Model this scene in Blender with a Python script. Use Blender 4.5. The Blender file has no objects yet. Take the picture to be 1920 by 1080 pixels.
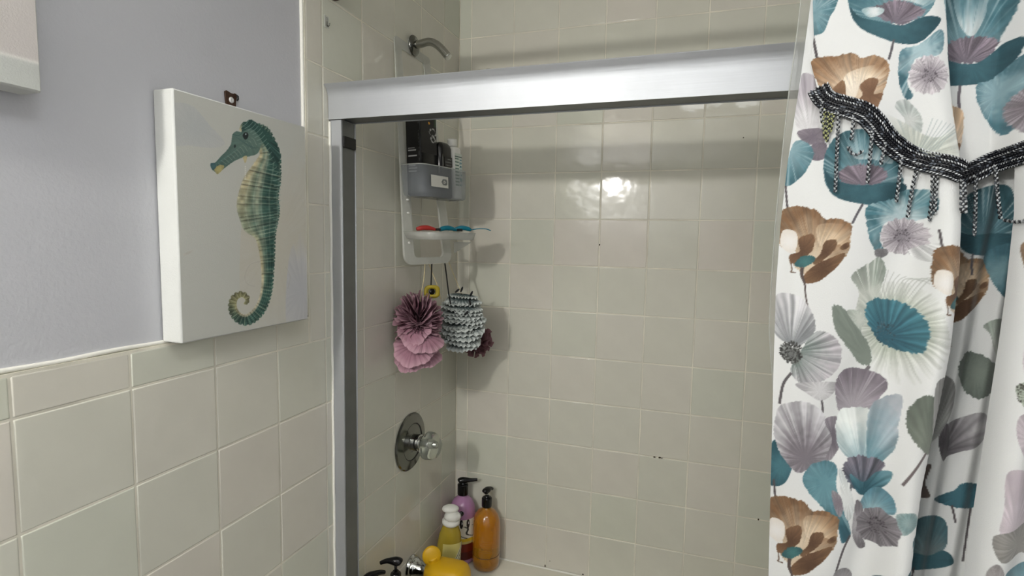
import bpy, bmesh, math, random
import numpy as np
from mathutils import Vector, Matrix

random.seed(7)
RNG = np.random.default_rng(11)
SC = bpy.context.scene
COL = SC.collection
PI = math.pi

# ------------------------------------------------------------------ camera
CAM = np.array([0.8139, -1.7887, 1.5669])
AX = np.array([[0.9465505156, 0.3220409680, 0.0182136277],
               [-0.0460115843, 0.0789179645, 0.9958187029],
               [-0.3192570367, 0.9434307446, -0.0895174551]])   # right, up, forward
FPX = 1018.617
cd = bpy.data.cameras.new('camera')
cam = bpy.data.objects.new('camera', cd)
COL.objects.link(cam)
cd.sensor_width = 36.0
cd.lens = 36.0 * FPX / 1920.0
cd.clip_start = 0.02
cam.matrix_world = Matrix(((AX[0][0], AX[1][0], -AX[2][0], CAM[0]),
                           (AX[0][1], AX[1][1], -AX[2][1], CAM[1]),
                           (AX[0][2], AX[1][2], -AX[2][2], CAM[2]),
                           (0, 0, 0, 1)))
SC.camera = cam

# ------------------------------------------------------------------ world, lamps, exposure
wd = bpy.data.worlds.new('world')
SC.world = wd
wd.use_nodes = True
wd.node_tree.nodes['Background'].inputs[0].default_value = (0.9, 0.95, 1.0, 1)
wd.node_tree.nodes['Background'].inputs[1].default_value = 0.02
SC.view_settings.view_transform = 'Standard'
SC.view_settings.look = 'None'
SC.view_settings.exposure = 0.55
SC.view_settings.gamma = 1.0
SC.view_settings.use_curve_mapping = False


def lamp(name, loc, power, radius, color):
    ld = bpy.data.lights.new(name, 'POINT')
    ld.energy = power
    ld.shadow_soft_size = radius
    ld.color = color
    o = bpy.data.objects.new(name, ld)
    COL.objects.link(o)
    o.location = loc
    return o


# the vanity bar on the left wall (behind the photographer) plus an unseen ceiling fill light added to lift the shade
for yy in (-2.38, -2.50, -2.62):
    lamp('vanity_bulb', (0.145, yy, 2.0), 10.5, 0.035, (1.0, 0.97, 0.92))
cl = bpy.data.lights.new('ceiling_fill', 'AREA')
cl.shape = 'DISK'
cl.size = 0.45
cl.energy = 3.0
cl.color = (0.93, 0.97, 1.0)
clo = bpy.data.objects.new('ceiling_fill', cl)
COL.objects.link(clo)
clo.location = (0.9, -1.75, 2.40)


# ------------------------------------------------------------------ photogrammetry helpers (camera ray -> point on a plane)
def ray(x, y):
    return ((x - 960) / FPX) * AX[0] + ((540 - y) / FPX) * AX[1] + AX[2]


def on(axis, val, x, y):
    d = ray(x, y)
    return CAM + d * ((val - CAM[axis]) / d[axis])


def proj(P):
    q = (np.asarray(P, float) - CAM) @ AX.T
    return np.stack([960 + FPX * q[..., 0] / q[..., 2], 540 - FPX * q[..., 1] / q[..., 2]], -1)


# ------------------------------------------------------------------ materials
def s2l(c):
    c = np.asarray(c, float) / 255.0
    return np.where(c <= 0.04045, c / 12.92, ((c + 0.055) / 1.055) ** 2.4)


MATS = {}


def mat(name, rgb, rough=0.5, metal=0.0, bump=0.0, bscale=60.0, var=0.0, vscale=20.0, trans=0.0, ior=1.45,
        coat=0.0, sheen=0.0, attr=None, objvar=None, stretch=None, spec=0.5, alpha=1.0, sss=0.0):
    m = bpy.data.materials.new(name)
    m.use_nodes = True
    nt = m.node_tree
    N, L = nt.nodes, nt.links
    b = N['Principled BSDF']
    col = tuple(s2l(rgb)) + (1,)
    b.inputs['Base Color'].default_value = col
    b.inputs['Roughness'].default_value = rough
    b.inputs['Metallic'].default_value = metal
    b.inputs['IOR'].default_value = ior
    b.inputs['Transmission Weight'].default_value = trans
    b.inputs['Coat Weight'].default_value = coat
    b.inputs['Sheen Weight'].default_value = sheen
    b.inputs['Specular IOR Level'].default_value = spec
    b.inputs['Alpha'].default_value = alpha
    tc = N.new('ShaderNodeTexCoord')
    src = None
    if attr:
        a = N.new('ShaderNodeAttribute')
        a.attribute_name = attr
        src = a.outputs['Color']
        L.new(src, b.inputs['Base Color'])
    if objvar is not None:
        oi = N.new('ShaderNodeObjectInfo')
        rp = N.new('ShaderNodeValToRGB')
        els = rp.color_ramp.elements
        els[0].position = 0.0
        els[0].color = tuple(s2l(objvar[0])) + (1,)
        els[1].position = 1.0
        els[1].color = tuple(s2l(objvar[-1])) + (1,)
        for k in range(1, len(objvar) - 1):
            e = els.new(k / (len(objvar) - 1))
            e.color = tuple(s2l(objvar[k])) + (1,)
        L.new(oi.outputs['Random'], rp.inputs['Fac'])
        src = rp.outputs['Color']
        L.new(src, b.inputs['Base Color'])
    if var > 0:
        nz = N.new('ShaderNodeTexNoise')
        nz.inputs['Scale'].default_value = vscale
        nz.inputs['Detail'].default_value = 4
        L.new(tc.outputs['Object'], nz.inputs['Vector'])
        mr = N.new('ShaderNodeMapRange')
        mr.inputs[1].default_value = 0.3
        mr.inputs[2].default_value = 0.7
        mr.inputs[3].default_value = 1 - var
        mr.inputs[4].default_value = 1 + var
        L.new(nz.outputs['Fac'], mr.inputs[0])
        mx = N.new('ShaderNodeMix')
        mx.data_type = 'RGBA'
        mx.blend_type = 'MULTIPLY'
        mx.inputs['Factor'].default_value = 1
        if src:
            L.new(src, mx.inputs['A'])
        else:
            mx.inputs['A'].default_value = col
        L.new(mr.outputs[0], mx.inputs['B'])
        L.new(mx.outputs['Result'], b.inputs['Base Color'])
    if bump > 0:
        nb = N.new('ShaderNodeTexNoise')
        nb.inputs['Scale'].default_value = bscale
        nb.inputs['Detail'].default_value = 3
        if stretch:
            mp = N.new('ShaderNodeMapping')
            mp.inputs['Scale'].default_value = stretch
            L.new(tc.outputs['Object'], mp.inputs['Vector'])
            L.new(mp.outputs[0], nb.inputs['Vector'])
        else:
            L.new(tc.outputs['Object'], nb.inputs['Vector'])
        bp = N.new('ShaderNodeBump')
        bp.inputs['Strength'].default_value = 1.0
        bp.inputs['Distance'].default_value = bump
        L.new(nb.outputs['Fac'], bp.inputs['Height'])
        L.new(bp.outputs['Normal'], b.inputs['Normal'])
    MATS[name] = m
    return m


def film(name, rgb, opacity, rough=0.25, attr=None):
    """thin see-through plastic: part clear, part milky"""
    m = bpy.data.materials.new(name)
    m.use_nodes = True
    nt = m.node_tree
    N, L = nt.nodes, nt.links
    b = N['Principled BSDF']
    b.inputs['Base Color'].default_value = tuple(s2l(rgb)) + (1,)
    b.inputs['Roughness'].default_value = rough
    tl = N.new('ShaderNodeBsdfTranslucent')
    tl.inputs['Color'].default_value = tuple(s2l(rgb)) + (1,)
    m1 = N.new('ShaderNodeMixShader')
    m1.inputs[0].default_value = 0.35
    L.new(b.outputs[0], m1.inputs[1])
    L.new(tl.outputs[0], m1.inputs[2])
    tr = N.new('ShaderNodeBsdfTransparent')
    nz = N.new('ShaderNodeTexNoise')
    nz.inputs['Scale'].default_value = 25
    tc = N.new('ShaderNodeTexCoord')
    L.new(tc.outputs['Object'], nz.inputs['Vector'])
    mr = N.new('ShaderNodeMapRange')
    mr.inputs[3].default_value = opacity * 0.85
    mr.inputs[4].default_value = min(1, opacity * 1.15)
    L.new(nz.outputs['Fac'], mr.inputs[0])
    m2 = N.new('ShaderNodeMixShader')
    L.new(mr.outputs[0], m2.inputs[0])
    L.new(tr.outputs[0], m2.inputs[1])
    L.new(m1.outputs[0], m2.inputs[2])
    L.new(m2.outputs[0], N['Material Output'].inputs['Surface'])
    MATS[name] = m
    return m


TILE = mat('glazed_tile', (205, 200, 182), rough=0.09, bump=0.0026, bscale=7.5,
           objvar=[(214, 212, 198), (210, 212, 197), (217, 212, 200), (212, 212, 198), (217, 213, 201), (210, 212, 196)], var=0.02, vscale=12)
GROUT = mat('grout', (226, 222, 206), rough=0.8, bump=0.0006, bscale=150, var=0.16, vscale=9)
PAINT = mat('grey_wall_paint', (196, 197, 201), rough=0.55, bump=0.0005, bscale=180, var=0.012, vscale=5)
WHITEP = mat('white_paint', (232, 230, 222), rough=0.6, bump=0.0008, bscale=90, var=0.02)
CAULK = mat('white_caulk', (236, 235, 226), rough=0.4, bump=0.001, bscale=80)
FLOORM = mat('floor_tile', (112, 106, 98), rough=0.4, var=0.06)
ALU = mat('brushed_aluminium', (184, 187, 190), rough=0.54, metal=0.72, bump=0.0005, bscale=9, stretch=(0.35, 14, 14), var=0.03, vscale=14)
ALUD = mat('shaded_aluminium', (120, 122, 122), rough=0.45, metal=0.8, var=0.08)  # darker copy of the aluminium, with shade and dark reflection in its colour
ARMC = mat('worn_chrome', (168, 168, 162), rough=0.17, metal=1.0, bump=0.0002, bscale=40)
CHROME = mat('chrome', (205, 207, 205), rough=0.07, metal=1.0, bump=0.0002, bscale=40)
CHROMES = mat('satin_chrome', (118, 119, 114), rough=0.16, metal=1.0, bump=0.0002, bscale=40)
ACRYL = mat('clear_acrylic', (235, 240, 230), rough=0.04, trans=0.9, ior=1.45)
TUBM = mat('tub_enamel', (226, 223, 208), rough=0.12, coat=0.3, var=0.02)
CANVASW = mat('canvas_edge', (206, 208, 204), rough=0.75, bump=0.0004, bscale=400, var=0.02)
BROWNM = mat('brown_metal', (70, 48, 34), rough=0.4, metal=0.3, var=0.2)
SCREW = mat('screw_head', (225, 225, 222), rough=0.3, metal=0.3, var=0.05)
BLACKP = mat('black_plastic', (14, 14, 15), rough=0.22, var=0.1)
BLACKM = mat('matte_black', (18, 18, 18), rough=0.5, var=0.2)
WHITEPL = mat('white_plastic', (226, 226, 220), rough=0.35, var=0.03)
MILKY = film('milky_plastic', (226, 228, 222), 0.62, rough=0.25)
MILKYB = film('smoky_milky_plastic', (190, 197, 202), 0.29, rough=0.2)
MILKYS = film('milky_strap', (232, 234, 228), 0.60, rough=0.3)
LINER = film('clear_liner', (222, 224, 218), 0.36, rough=0.25)
YELLOW = mat('yellow_rubber', (214, 168, 20), rough=0.42, bump=0.0004, bscale=60, var=0.04)
AMBER = mat('amber_soap', (240, 168, 40), rough=0.05, trans=0.65, coat=0.8, var=0.05, vscale=30)
PURPLE = mat('lavender_bottle', (176, 130, 170), rough=0.2, coat=0.3, var=0.03)
YELSOAP = mat('yellow_soap', (214, 190, 70), rough=0.10, trans=0.5, var=0.06)
OLIVE = mat('olive_rubber', (164, 146, 36), rough=0.5, var=0.12)
REDP = mat('red_plastic', (170, 50, 44), rough=0.35, var=0.1)
TEALP = mat('teal_plastic', (18, 112, 132), rough=0.3, var=0.1)
CREAMC = mat('cream_cord', (214, 200, 160), rough=0.8, var=0.1, vscale=200)
BLACKC = mat('black_cord', (20, 20, 22), rough=0.8, var=0.2, vscale=200)
ATTRC = mat('printed_cotton', (255, 255, 255), rough=0.8, attr='print', bump=0.0003, bscale=700, sheen=0.1)
ATTRP = mat('printed_canvas', (255, 255, 255), rough=0.6, attr='print', bump=0.00025, bscale=500)
ATTRM = mat('net_mesh', (255, 255, 255), rough=0.85, attr='print', bump=0.0006, bscale=260)
ATTRB = mat('braid_thread', (255, 255, 255), rough=0.35, attr='print', var=0.1, vscale=300)
ATTRL = mat('label_print', (255, 255, 255), rough=0.4, attr='print', var=0.02)


# ------------------------------------------------------------------ mesh helpers
def link_mesh(name, me, m, parent=None, loc=None, smooth=True):
    o = bpy.data.objects.new(name, me)
    COL.objects.link(o)
    if m is not None and len(me.materials) == 0:
        me.materials.append(m)
    if smooth:
        me.polygons.foreach_set('use_smooth', [True] * len(me.polygons))
    if parent is not None:
        o.parent = parent
    if loc is not None:
        o.location = loc
    return o


def mesh(name, V, F, m, parent=None, loc=None, smooth=True):
    me = bpy.data.meshes.new(name)
    me.from_pydata([tuple(map(float, v)) for v in V], [], [tuple(int(i) for i in f) for f in F])
    me.update()
    return link_mesh(name, me, m, parent, loc, smooth)


def sharp(o, deg=35):
    me = o.data
    try:
        me.set_sharp_from_angle(angle=math.radians(deg))
    except Exception:
        pass
    return o


def tag(o, label, cat, group=None):
    o['label'] = label
    o['category'] = cat
    if group:
        o['group'] = group
    return o


def empty(name, loc=(0, 0, 0), label=None, cat=None, group=None):
    o = bpy.data.objects.new(name, None)
    COL.objects.link(o)
    o.empty_display_size = 0.05
    o.location = loc
    if label:
        tag(o, label, cat, group)
    return o


def structure(o):
    o['kind'] = 'structure'
    return o


class MB:
    def __init__(self):
        self.V, self.F, self.C = [], [], []

    def add(self, V, F, c=None):
        b = len(self.V)
        self.V += [tuple(map(float, v)) for v in V]
        self.F += [tuple(int(i) + b for i in f) for f in F]
        if c is not None:
            self.C += [tuple(c)] * len(V)

    def box(self, lo, hi, c=None):
        x0, y0, z0 = lo
        x1, y1, z1 = hi
        V = [(x0, y0, z0), (x1, y0, z0), (x1, y1, z0), (x0, y1, z0), (x0, y0, z1), (x1, y0, z1), (x1, y1, z1), (x0, y1, z1)]
        F = [(0, 3, 2, 1), (4, 5, 6, 7), (0, 1, 5, 4), (1, 2, 6, 5), (2, 3, 7, 6), (3, 0, 4, 7)]
        self.add(V, F, c)

    def build(self, name, m, parent=None, loc=None, smooth=True, shift=None):
        V = self.V
        if shift is not None:
            V = [(v[0] - shift[0], v[1] - shift[1], v[2] - shift[2]) for v in V]
        o = mesh(name, V, self.F, m, parent, loc, smooth)
        if self.C:
            set_col(o.data, np.array(self.C))
        return o


def set_col(me, rgb):
    a = me.color_attributes.new('print', 'FLOAT_COLOR', 'POINT')
    arr = np.ones((len(rgb), 4), np.float32)
    arr[:, :3] = rgb
    a.data.foreach_set('color', arr.ravel())


def bevel(o, w, seg=2):
    md = o.modifiers.new('bevel', 'BEVEL')
    md.width = w
    md.segments = seg
    md.limit_method = 'ANGLE'
    md.angle_limit = math.radians(40)
    return sharp(o, 60)


def lathe(prof, n=32, axis='z', origin=(0, 0, 0), caps=True, sq=0.0):
    """profile [(r, h)] turned around an axis; sq squashes towards a rounded square"""
    V, F = [], []
    for r, h in prof:
        for k in range(n):
            a = 2 * PI * k / n
            rr = r
            if sq:
                rr = r / (abs(math.cos(a)) ** (2 + 6 * sq) + abs(math.sin(a)) ** (2 + 6 * sq)) ** (1 / (2 + 6 * sq))
            c, s = rr * math.cos(a), rr * math.sin(a)
            p = {'z': (c, s, h), 'x': (h, c, s), 'y': (s, h, c)}[axis]
            V.append((p[0] + origin[0], p[1] + origin[1], p[2] + origin[2]))
    m = len(prof)
    for i in range(m - 1):
        for k in range(n):
            k2 = (k + 1) % n
            F.append((i * n + k, i * n + k2, (i + 1) * n + k2, (i + 1) * n + k))
    if caps:
        F.append(tuple(reversed(range(n))))
        F.append(tuple((m - 1) * n + k for k in range(n)))
    return V, F


def tube(pts, r, n=10, caps=True):
    P = np.array(pts, float)
    R = np.full(len(P), r, float) if np.isscalar(r) else np.array(r, float)
    T = np.gradient(P, axis=0)
    T /= np.linalg.norm(T, axis=1)[:, None]
    u = np.cross(T[0], (0.3, 0.5, 0.81))
    u /= np.linalg.norm(u)
    V, F = [], []
    for i in range(len(P)):
        u = u - T[i] * (u @ T[i])
        u /= np.linalg.norm(u)
        w = np.cross(T[i], u)
        for k in range(n):
            a = 2 * PI * k / n
            V.append(P[i] + R[i] * (math.cos(a) * u + math.sin(a) * w))
    for i in range(len(P) - 1):
        for k in range(n):
            k2 = (k + 1) % n
            F.append((i * n + k, i * n + k2, (i + 1) * n + k2, (i + 1) * n + k))
    if caps:
        F.append(tuple(reversed(range(n))))
        F.append(tuple((len(P) - 1) * n + k for k in range(n)))
    return V, F


def spline(pts, per=8, closed=False):
    P = np.array(pts, float)
    n = len(P)
    out = []
    rng = range(n) if closed else range(n - 1)
    for i in rng:
        if closed:
            p0, p1, p2, p3 = P[(i - 1) % n], P[i], P[(i + 1) % n], P[(i + 2) % n]
        else:
            p0, p1, p2, p3 = P[max(i - 1, 0)], P[i], P[i + 1], P[min(i + 2, n - 1)]
        for k in range(per):
            t = k / per
            out.append(0.5 * ((2 * p1) + (-p0 + p2) * t + (2 * p0 - 5 * p1 + 4 * p2 - p3) * t * t + (-p0 + 3 * p1 - 3 * p2 + p3) * t ** 3))
    if not closed:
        out.append(P[-1])
    return np.array(out)


def ellipsoid(c, r, n=14, m=8, rot=None):
    V, F = [], []
    c = np.array(c, float)
    for i in range(m + 1):
        t = PI * i / m
        for k in range(n):
            a = 2 * PI * k / n
            p = np.array([r[0] * math.sin(t) * math.cos(a), r[1] * math.sin(t) * math.sin(a), r[2] * math.cos(t)])
            if rot is not None:
                p = rot @ p
            V.append(c + p)
    for i in range(m):
        for k in range(n):
            k2 = (k + 1) % n
            F.append((i * n + k, (i + 1) * n + k, (i + 1) * n + k2, i * n + k2))
    return V, F


def prism(poly, h0, h1, fn):
    """poly 2-D outline extruded between h0 and h1; fn(a,b,h) -> xyz"""
    n = len(poly)
    V = [fn(a, b, h0) for a, b in poly] + [fn(a, b, h1) for a, b in poly]
    F = [tuple(reversed(range(n))), tuple(range(n, 2 * n))]
    F += [(k, (k + 1) % n, n + (k + 1) % n, n + k) for k in range(n)]
    return V, F


# ------------------------------------------------------------------ value noise and flat-print painter
def vnoise(shape, cell, seed):
    r = np.random.default_rng(seed)
    h, w = shape
    gh, gw = int(h / cell) + 3, int(w / cell) + 3
    g = r.random((gh, gw))
    y = np.arange(h) / cell
    x = np.arange(w) / cell
    yi, xi = y.astype(int), x.astype(int)
    fy, fx = y - yi, x - xi
    fy = fy * fy * (3 - 2 * fy)
    fx = fx * fx * (3 - 2 * fx)
    a = g[yi][:, xi] * (1 - fx) + g[yi][:, xi + 1] * fx
    b = g[yi + 1][:, xi] * (1 - fx) + g[yi + 1][:, xi + 1] * fx
    return a * (1 - fy)[:, None] + b * fy[:, None]


N1 = np.random.default_rng(5).random(4096)


def n1(x):
    i = np.floor(x).astype(int)
    f = x - i
    f = f * f * (3 - 2 * f)
    return N1[i % 4096] * (1 - f) + N1[(i + 1) % 4096] * f


class Print:
    """a flat printed design, drawn in its own 2-D coordinates"""

    def __init__(self, x0, y0, x1, y1, s, base):
        self.x0, self.y0, self.s = x0, y0, s
        self.h, self.w = int((y1 - y0) * s), int((x1 - x0) * s)
        self.img = np.ones((self.h, self.w, 3)) * np.array(base, float)
        self.b1 = vnoise((self.h, self.w), 26 * s, 3)
        self.b2 = vnoise((self.h, self.w), 7 * s, 4)

    def mask(self, pts, jag=0.0, smooth=True, seed=0):
        P = np.array(pts, float)
        if smooth:
            P = spline(P, 6, True)
        if jag:
            c = P.mean(0)
            d = P - c
            k = np.arange(len(P))
            # subdivide so that the ragged edge has teeth
            Q = np.concatenate([P * (1 - t) + np.roll(P, -1, 0) * t for t in (0.0, 0.33, 0.66)], 1).reshape(-1, 2)
            d = Q - c
            L = np.linalg.norm(d, axis=1)[:, None] + 1e-6
            nn = n1(np.arange(len(Q)) * 0.8 + seed * 17.3)[:, None] - 0.5
            P = Q + d / L * nn * 2 * jag
        X = (P[:, 0] - self.x0) * self.s
        Y = (P[:, 1] - self.y0) * self.s
        r0, r1 = max(0, int(Y.min()) - 1), min(self.h, int(Y.max()) + 2)
        c0, c1 = max(0, int(X.min()) - 2), min(self.w, int(X.max()) + 3)
        if r1 - r0 < 1 or c1 - c0 < 1:
            return None
        M = np.zeros((r1 - r0, c1 - c0))
        X2, Y2 = np.roll(X, -1), np.roll(Y, -1)
        cols = np.arange(c0, c1)
        for sub in (0.25, 0.75):
            for r in range(r0, r1):
                yy = r + sub
                k = (Y <= yy) != (Y2 <= yy)
                if not k.any():
                    continue
                xs = np.sort(X[k] + (yy - Y[k]) / (Y2[k] - Y[k]) * (X2[k] - X[k]))
                M[r - r0] += 0.25 * ((np.searchsorted(xs, cols + 0.25) % 2) + (np.searchsorted(xs, cols + 0.75) % 2))
        return M, r0, r1, c0, c1

    def grid(self, r0, r1, c0, c1):
        xx = np.arange(c0, c1) / self.s + self.x0
        yy = np.arange(r0, r1) / self.s + self.y0
        return np.meshgrid(xx, yy)

    def petal(self, pts, c0, c1, org=None, freq=18, amp=0.16, jag=0.0, alpha=1.0, blot=0.18, seed=0, streak=None, smooth=True, fade=0.0):
        r = self.mask(pts, jag, smooth, seed)
        if r is None:
            return
        M, r0, r1, k0, k1 = r
        X, Y = self.grid(r0, r1, k0, k1)
        P = np.array(pts, float)
        if org is None:
            org = P.mean(0)
        dx, dy = X - org[0], Y - org[1]
        R = np.hypot(dx, dy)
        Rm = np.hypot(P[:, 0] - org[0], P[:, 1] - org[1]).max() + 1e-6
        t = np.clip(R / Rm, 0, 1)
        A = np.arctan2(dy, dx)
        st = n1(A * freq + 40 + seed * 9.1 + 0.6 * n1(R * 0.06 + seed)) - 0.5
        st2 = n1(A * freq * 2.7 + 90 + seed * 3.3) - 0.5
        b = (self.b1[r0:r1, k0:k1] - 0.5) * 2 * blot + (self.b2[r0:r1, k0:k1] - 0.5) * blot
        tt = np.clip(t * t * (3 - 2 * t) + st * 0.25 + b * 0.9, 0, 1)
        C = np.array(c0, float) * (1 - tt)[..., None] + np.array(c1, float) * tt[..., None]
        C = C * (1 + amp * (st + 0.6 * st2) * np.clip(t * 2.2, 0, 1))[..., None]
        if streak is not None:
            w = np.clip((st2 + 0.5 - 0.68) * 6, 0, 1) * np.clip(t * 1.6 - 0.15, 0, 1) * streak[1]
            C = C * (1 - w)[..., None] + np.array(streak[0], float) * w[..., None]
        a = M * alpha
        if fade:
            a = a * np.clip(1 - fade * np.clip((t - 0.55) / 0.45, 0, 1) * (0.6 + 1.2 * (st + 0.5)), 0, 1)
        a = a[..., None]
        self.img[r0:r1, k0:k1] = self.img[r0:r1, k0:k1] * (1 - a) + np.clip(C, 0, 255) * a

    def line(self, pts, w, c, alpha=1.0):
        P = spline(np.array(pts, float), 6)
        T = np.gradient(P, axis=0)
        T /= np.linalg.norm(T, axis=1)[:, None] + 1e-9
        Nn = np.stack([-T[:, 1], T[:, 0]], 1)
        ww = np.full(len(P), w / 2.0) if np.isscalar(w) else np.interp(np.linspace(0, 1, len(P)), np.linspace(0, 1, len(w)), w) / 2
        poly = np.concatenate([P + Nn * ww[:, None], (P - Nn * ww[:, None])[::-1]])
        self.petal(poly, c, c, amp=0, blot=0.02, alpha=alpha, smooth=False)

    def daisy(self, c, rx, ry, c0, c1, dark, n=16, seed=0, rc=0.33):
        a = np.linspace(0, 2 * PI, n * 8, endpoint=False)
        rr = 1 - 0.10 * np.abs(np.sin(a * n / 2)) + 0.06 * (n1(a * 7 + seed * 5) - 0.5)
        pts = np.stack([c[0] + rx * rr * np.cos(a), c[1] + ry * rr * np.sin(a)], 1)
        self.petal(pts, c0, c1, org=c, freq=n * 1.6, amp=0.30, smooth=False, blot=0.08, seed=seed)
        self.stamen(c, rx * rc, ry * rc, dark, 46, seed)

    def stamen(self, c, rx, ry, col, n=60, seed=0, size=2.2):
        g = np.random.default_rng(seed + 100)
        for k in range(n):
            a = g.random() * 2 * PI
            r = math.sqrt(g.random())
            p = (c[0] + rx * r * math.cos(a), c[1] + ry * r * math.sin(a))
            q = (p[0] + (p[0] - c[0]) * 0.25, p[1] + (p[1] - c[1]) * 0.25 - 1.0)
            sh = 0.7 + 0.7 * g.random()
            self.line([p, ((p[0] + q[0]) / 2, (p[1] + q[1]) / 2), q], size * (0.6 + 0.8 * g.random()), np.clip(np.array(col) * sh, 0, 255), 0.9)

    def sample(self, x, y):
        X = np.clip((x - self.x0) * self.s, 0, self.w - 1.001)
        Y = np.clip((y - self.y0) * self.s, 0, self.h - 1.001)
        xi, yi = X.astype(int), Y.astype(int)
        fx, fy = (X - xi)[..., None], (Y - yi)[..., None]
        xj, yj = np.minimum(xi + 1, self.w - 1), np.minimum(yi + 1, self.h - 1)
        I = self.img
        return (I[yi, xi] * (1 - fx) + I[yi, xj] * fx) * (1 - fy) + (I[yj, xi] * (1 - fx) + I[yj, xj] * fx) * fy


def grid_mesh(name, P, m, parent, rgb=None, keep=None, flip=False):
    """P (rows, cols, 3) -> quad grid; keep: bool per quad"""
    nr, nc = P.shape[:2]
    idx = np.arange(nr * nc).reshape(nr, nc)
    q = np.stack([idx[:-1, :-1], idx[:-1, 1:], idx[1:, 1:], idx[1:, :-1]], -1)
    if flip:
        q = q[..., ::-1]
    q = q.reshape(-1, 4) if keep is None else q[keep]
    V = P.reshape(-1, 3)
    C = None if rgb is None else rgb.reshape(-1, 3)
    if keep is not None:
        used = np.zeros(len(V), bool)
        used[q.ravel()] = True
        remap = np.cumsum(used) - 1
        q = remap[q]
        V = V[used]
        if C is not None:
            C = C[used]
    me = bpy.data.meshes.new(name)
    me.vertices.add(len(V))
    me.vertices.foreach_set('co', V.astype(np.float32).ravel())
    me.loops.add(q.size)
    me.loops.foreach_set('vertex_index', q.astype(np.int32).ravel())
    me.polygons.add(len(q))
    me.polygons.foreach_set('loop_start', np.arange(0, q.size, 4, dtype=np.int32))
    me.update(calc_edges=True)
    me.validate()
    if C is not None:
        set_col(me, C)
    return link_mesh(name, me, m, parent)


# ================================================================== ROOM
PT = 0.1545            # tile pitch
XB = 0.0448            # first upright joint of the back wall
YL = -1.3552           # an upright joint of the left wall
ZC = 1.327             # a level joint, the same on both walls
CEIL = 2.44
YF = -2.95             # wall behind the photographer
XR = 1.56              # right wall
YTRIM = -0.795         # edge of the full-height tile on the left wall
GAP = 0.0010

mb = MB()
mb.box((-0.12, YF - 0.1, -0.1), (XR + 0.1, 0.12, 0))
structure(mb.build('floor', FLOORM, smooth=False))
mb = MB()
mb.box((-0.12, YF - 0.1, CEIL), (XR + 0.1, 0.12, CEIL + 0.1))
structure(mb.build('ceiling', WHITEP, smooth=False))
mb = MB()
mb.box((-0.12, YF - 0.1, 0), (XR + 0.1, YF, CEIL))
structure(mb.build('wall_front', PAINT, smooth=False))
mb = MB()
mb.box((XR, YF, 0), (XR + 0.1, 0.12, CEIL))
structure(mb.build('wall_right', PAINT, smooth=False))
mb = MB()
mb.box((-0.12, 0.008, 0), (XR, 0.12, CEIL))
wall_back = structure(mb.build('wall_back', WHITEP, smooth=False))
mb = MB()
mb.box((-0.12, YF, 0), (-0.008, 0.008, CEIL))
wall_left = structure(mb.build('wall_left', PAINT, smooth=False))

TILE_MESH = {}


def tile_mesh(w, h, round_edge=None):
    """one glazed tile, face in local +z, corner at the origin; round_edge: side of a bullnose"""
    key = (round(w, 4), round(h, 4), round_edge)
    if key in TILE_MESH:
        return TILE_MESH[key]
    prof = [(0.0, -0.0040), (0.0008, -0.0010), (0.0028, 0.0)]
    rp = [(0.0, -0.0080), (0.0022, -0.0030), (0.0075, 0.0)]

    def axis(L, lo_r, hi_r):
        lo = rp if lo_r else prof
        hi = rp if hi_r else prof
        return [p[0] for p in lo] + [L - p[0] for p in reversed(hi)], [p[1] for p in lo] + [p[1] for p in reversed(hi)]
    xs, hx = axis(w, round_edge == 'x0', round_edge == 'x1')
    ys, hy = axis(h, round_edge == 'y0', round_edge == 'y1')
    V = [(x, y, min(hx[i], hy[j])) for j, y in enumerate(ys) for i, x in enumerate(xs)]
    n = len(xs)
    F = [(j * n + i, j * n + i + 1, (j + 1) * n + i + 1, (j + 1) * n + i) for j in range(n - 1) for i in range(n - 1)]
    me = bpy.data.meshes.new('tile')
    me.from_pydata(V, [], F)
    me.polygons.foreach_set('use_smooth', [True] * len(F))
    me.materials.append(TILE)
    me.update()
    # the glazed face is flat: only the rounded arris shades smoothly
    nn_ = [tuple(v.normal) for v in me.vertices]
    for j in range(n):
        for i in range(n):
            if 2 <= i <= n - 3 and 2 <= j <= n - 3:
                nn_[j * n + i] = (0.0, 0.0, 1.0)
    me.normals_split_custom_set_from_vertices(nn_)
    TILE_MESH[key] = me
    return me


RT = random.Random(3)


def put_tile(parent, a0, a1, z0, z1, wall, name='tile', round_edge=None):
    w, h = a1 - a0 - 2 * GAP, z1 - z0 - 2 * GAP
    if w < 0.008 or h < 0.008:
        return
    o = bpy.data.objects.new(name, tile_mesh(w, h, round_edge))
    COL.objects.link(o)
    o.parent = parent
    da = RT.gauss(0, 0.0022)
    db = RT.gauss(0, 0.0022)
    off = RT.uniform(-0.0004, 0.0001)
    if wall == 'back':    # local x -> +x, y -> +z, z -> -y
        B = Matrix(((1, 0, 0), (0, 0, -1), (0, 1, 0))).to_4x4()
        t = Vector((a0 + GAP, -off, z0 + GAP))
    else:                 # local x -> +y, y -> +z, z -> +x
        B = Matrix(((0, 0, 1), (1, 0, 0), (0, 1, 0))).to_4x4()
        t = Vector((off, a0 + GAP, z0 + GAP))
    cen = Matrix.Translation((w / 2, h / 2, 0))
    tilt = cen @ Matrix.Rotation(da, 4, 'X') @ Matrix.Rotation(db, 4, 'Y') @ cen.inverted()
    o.matrix_local = Matrix.Translation(t) @ B @ tilt
    return o


TUBZ = 0.40
zrows = [ZC + PT * j for j in range(-6, 8)]      # 0.400 ... 2.409
zrows = zrows + [CEIL]
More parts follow.
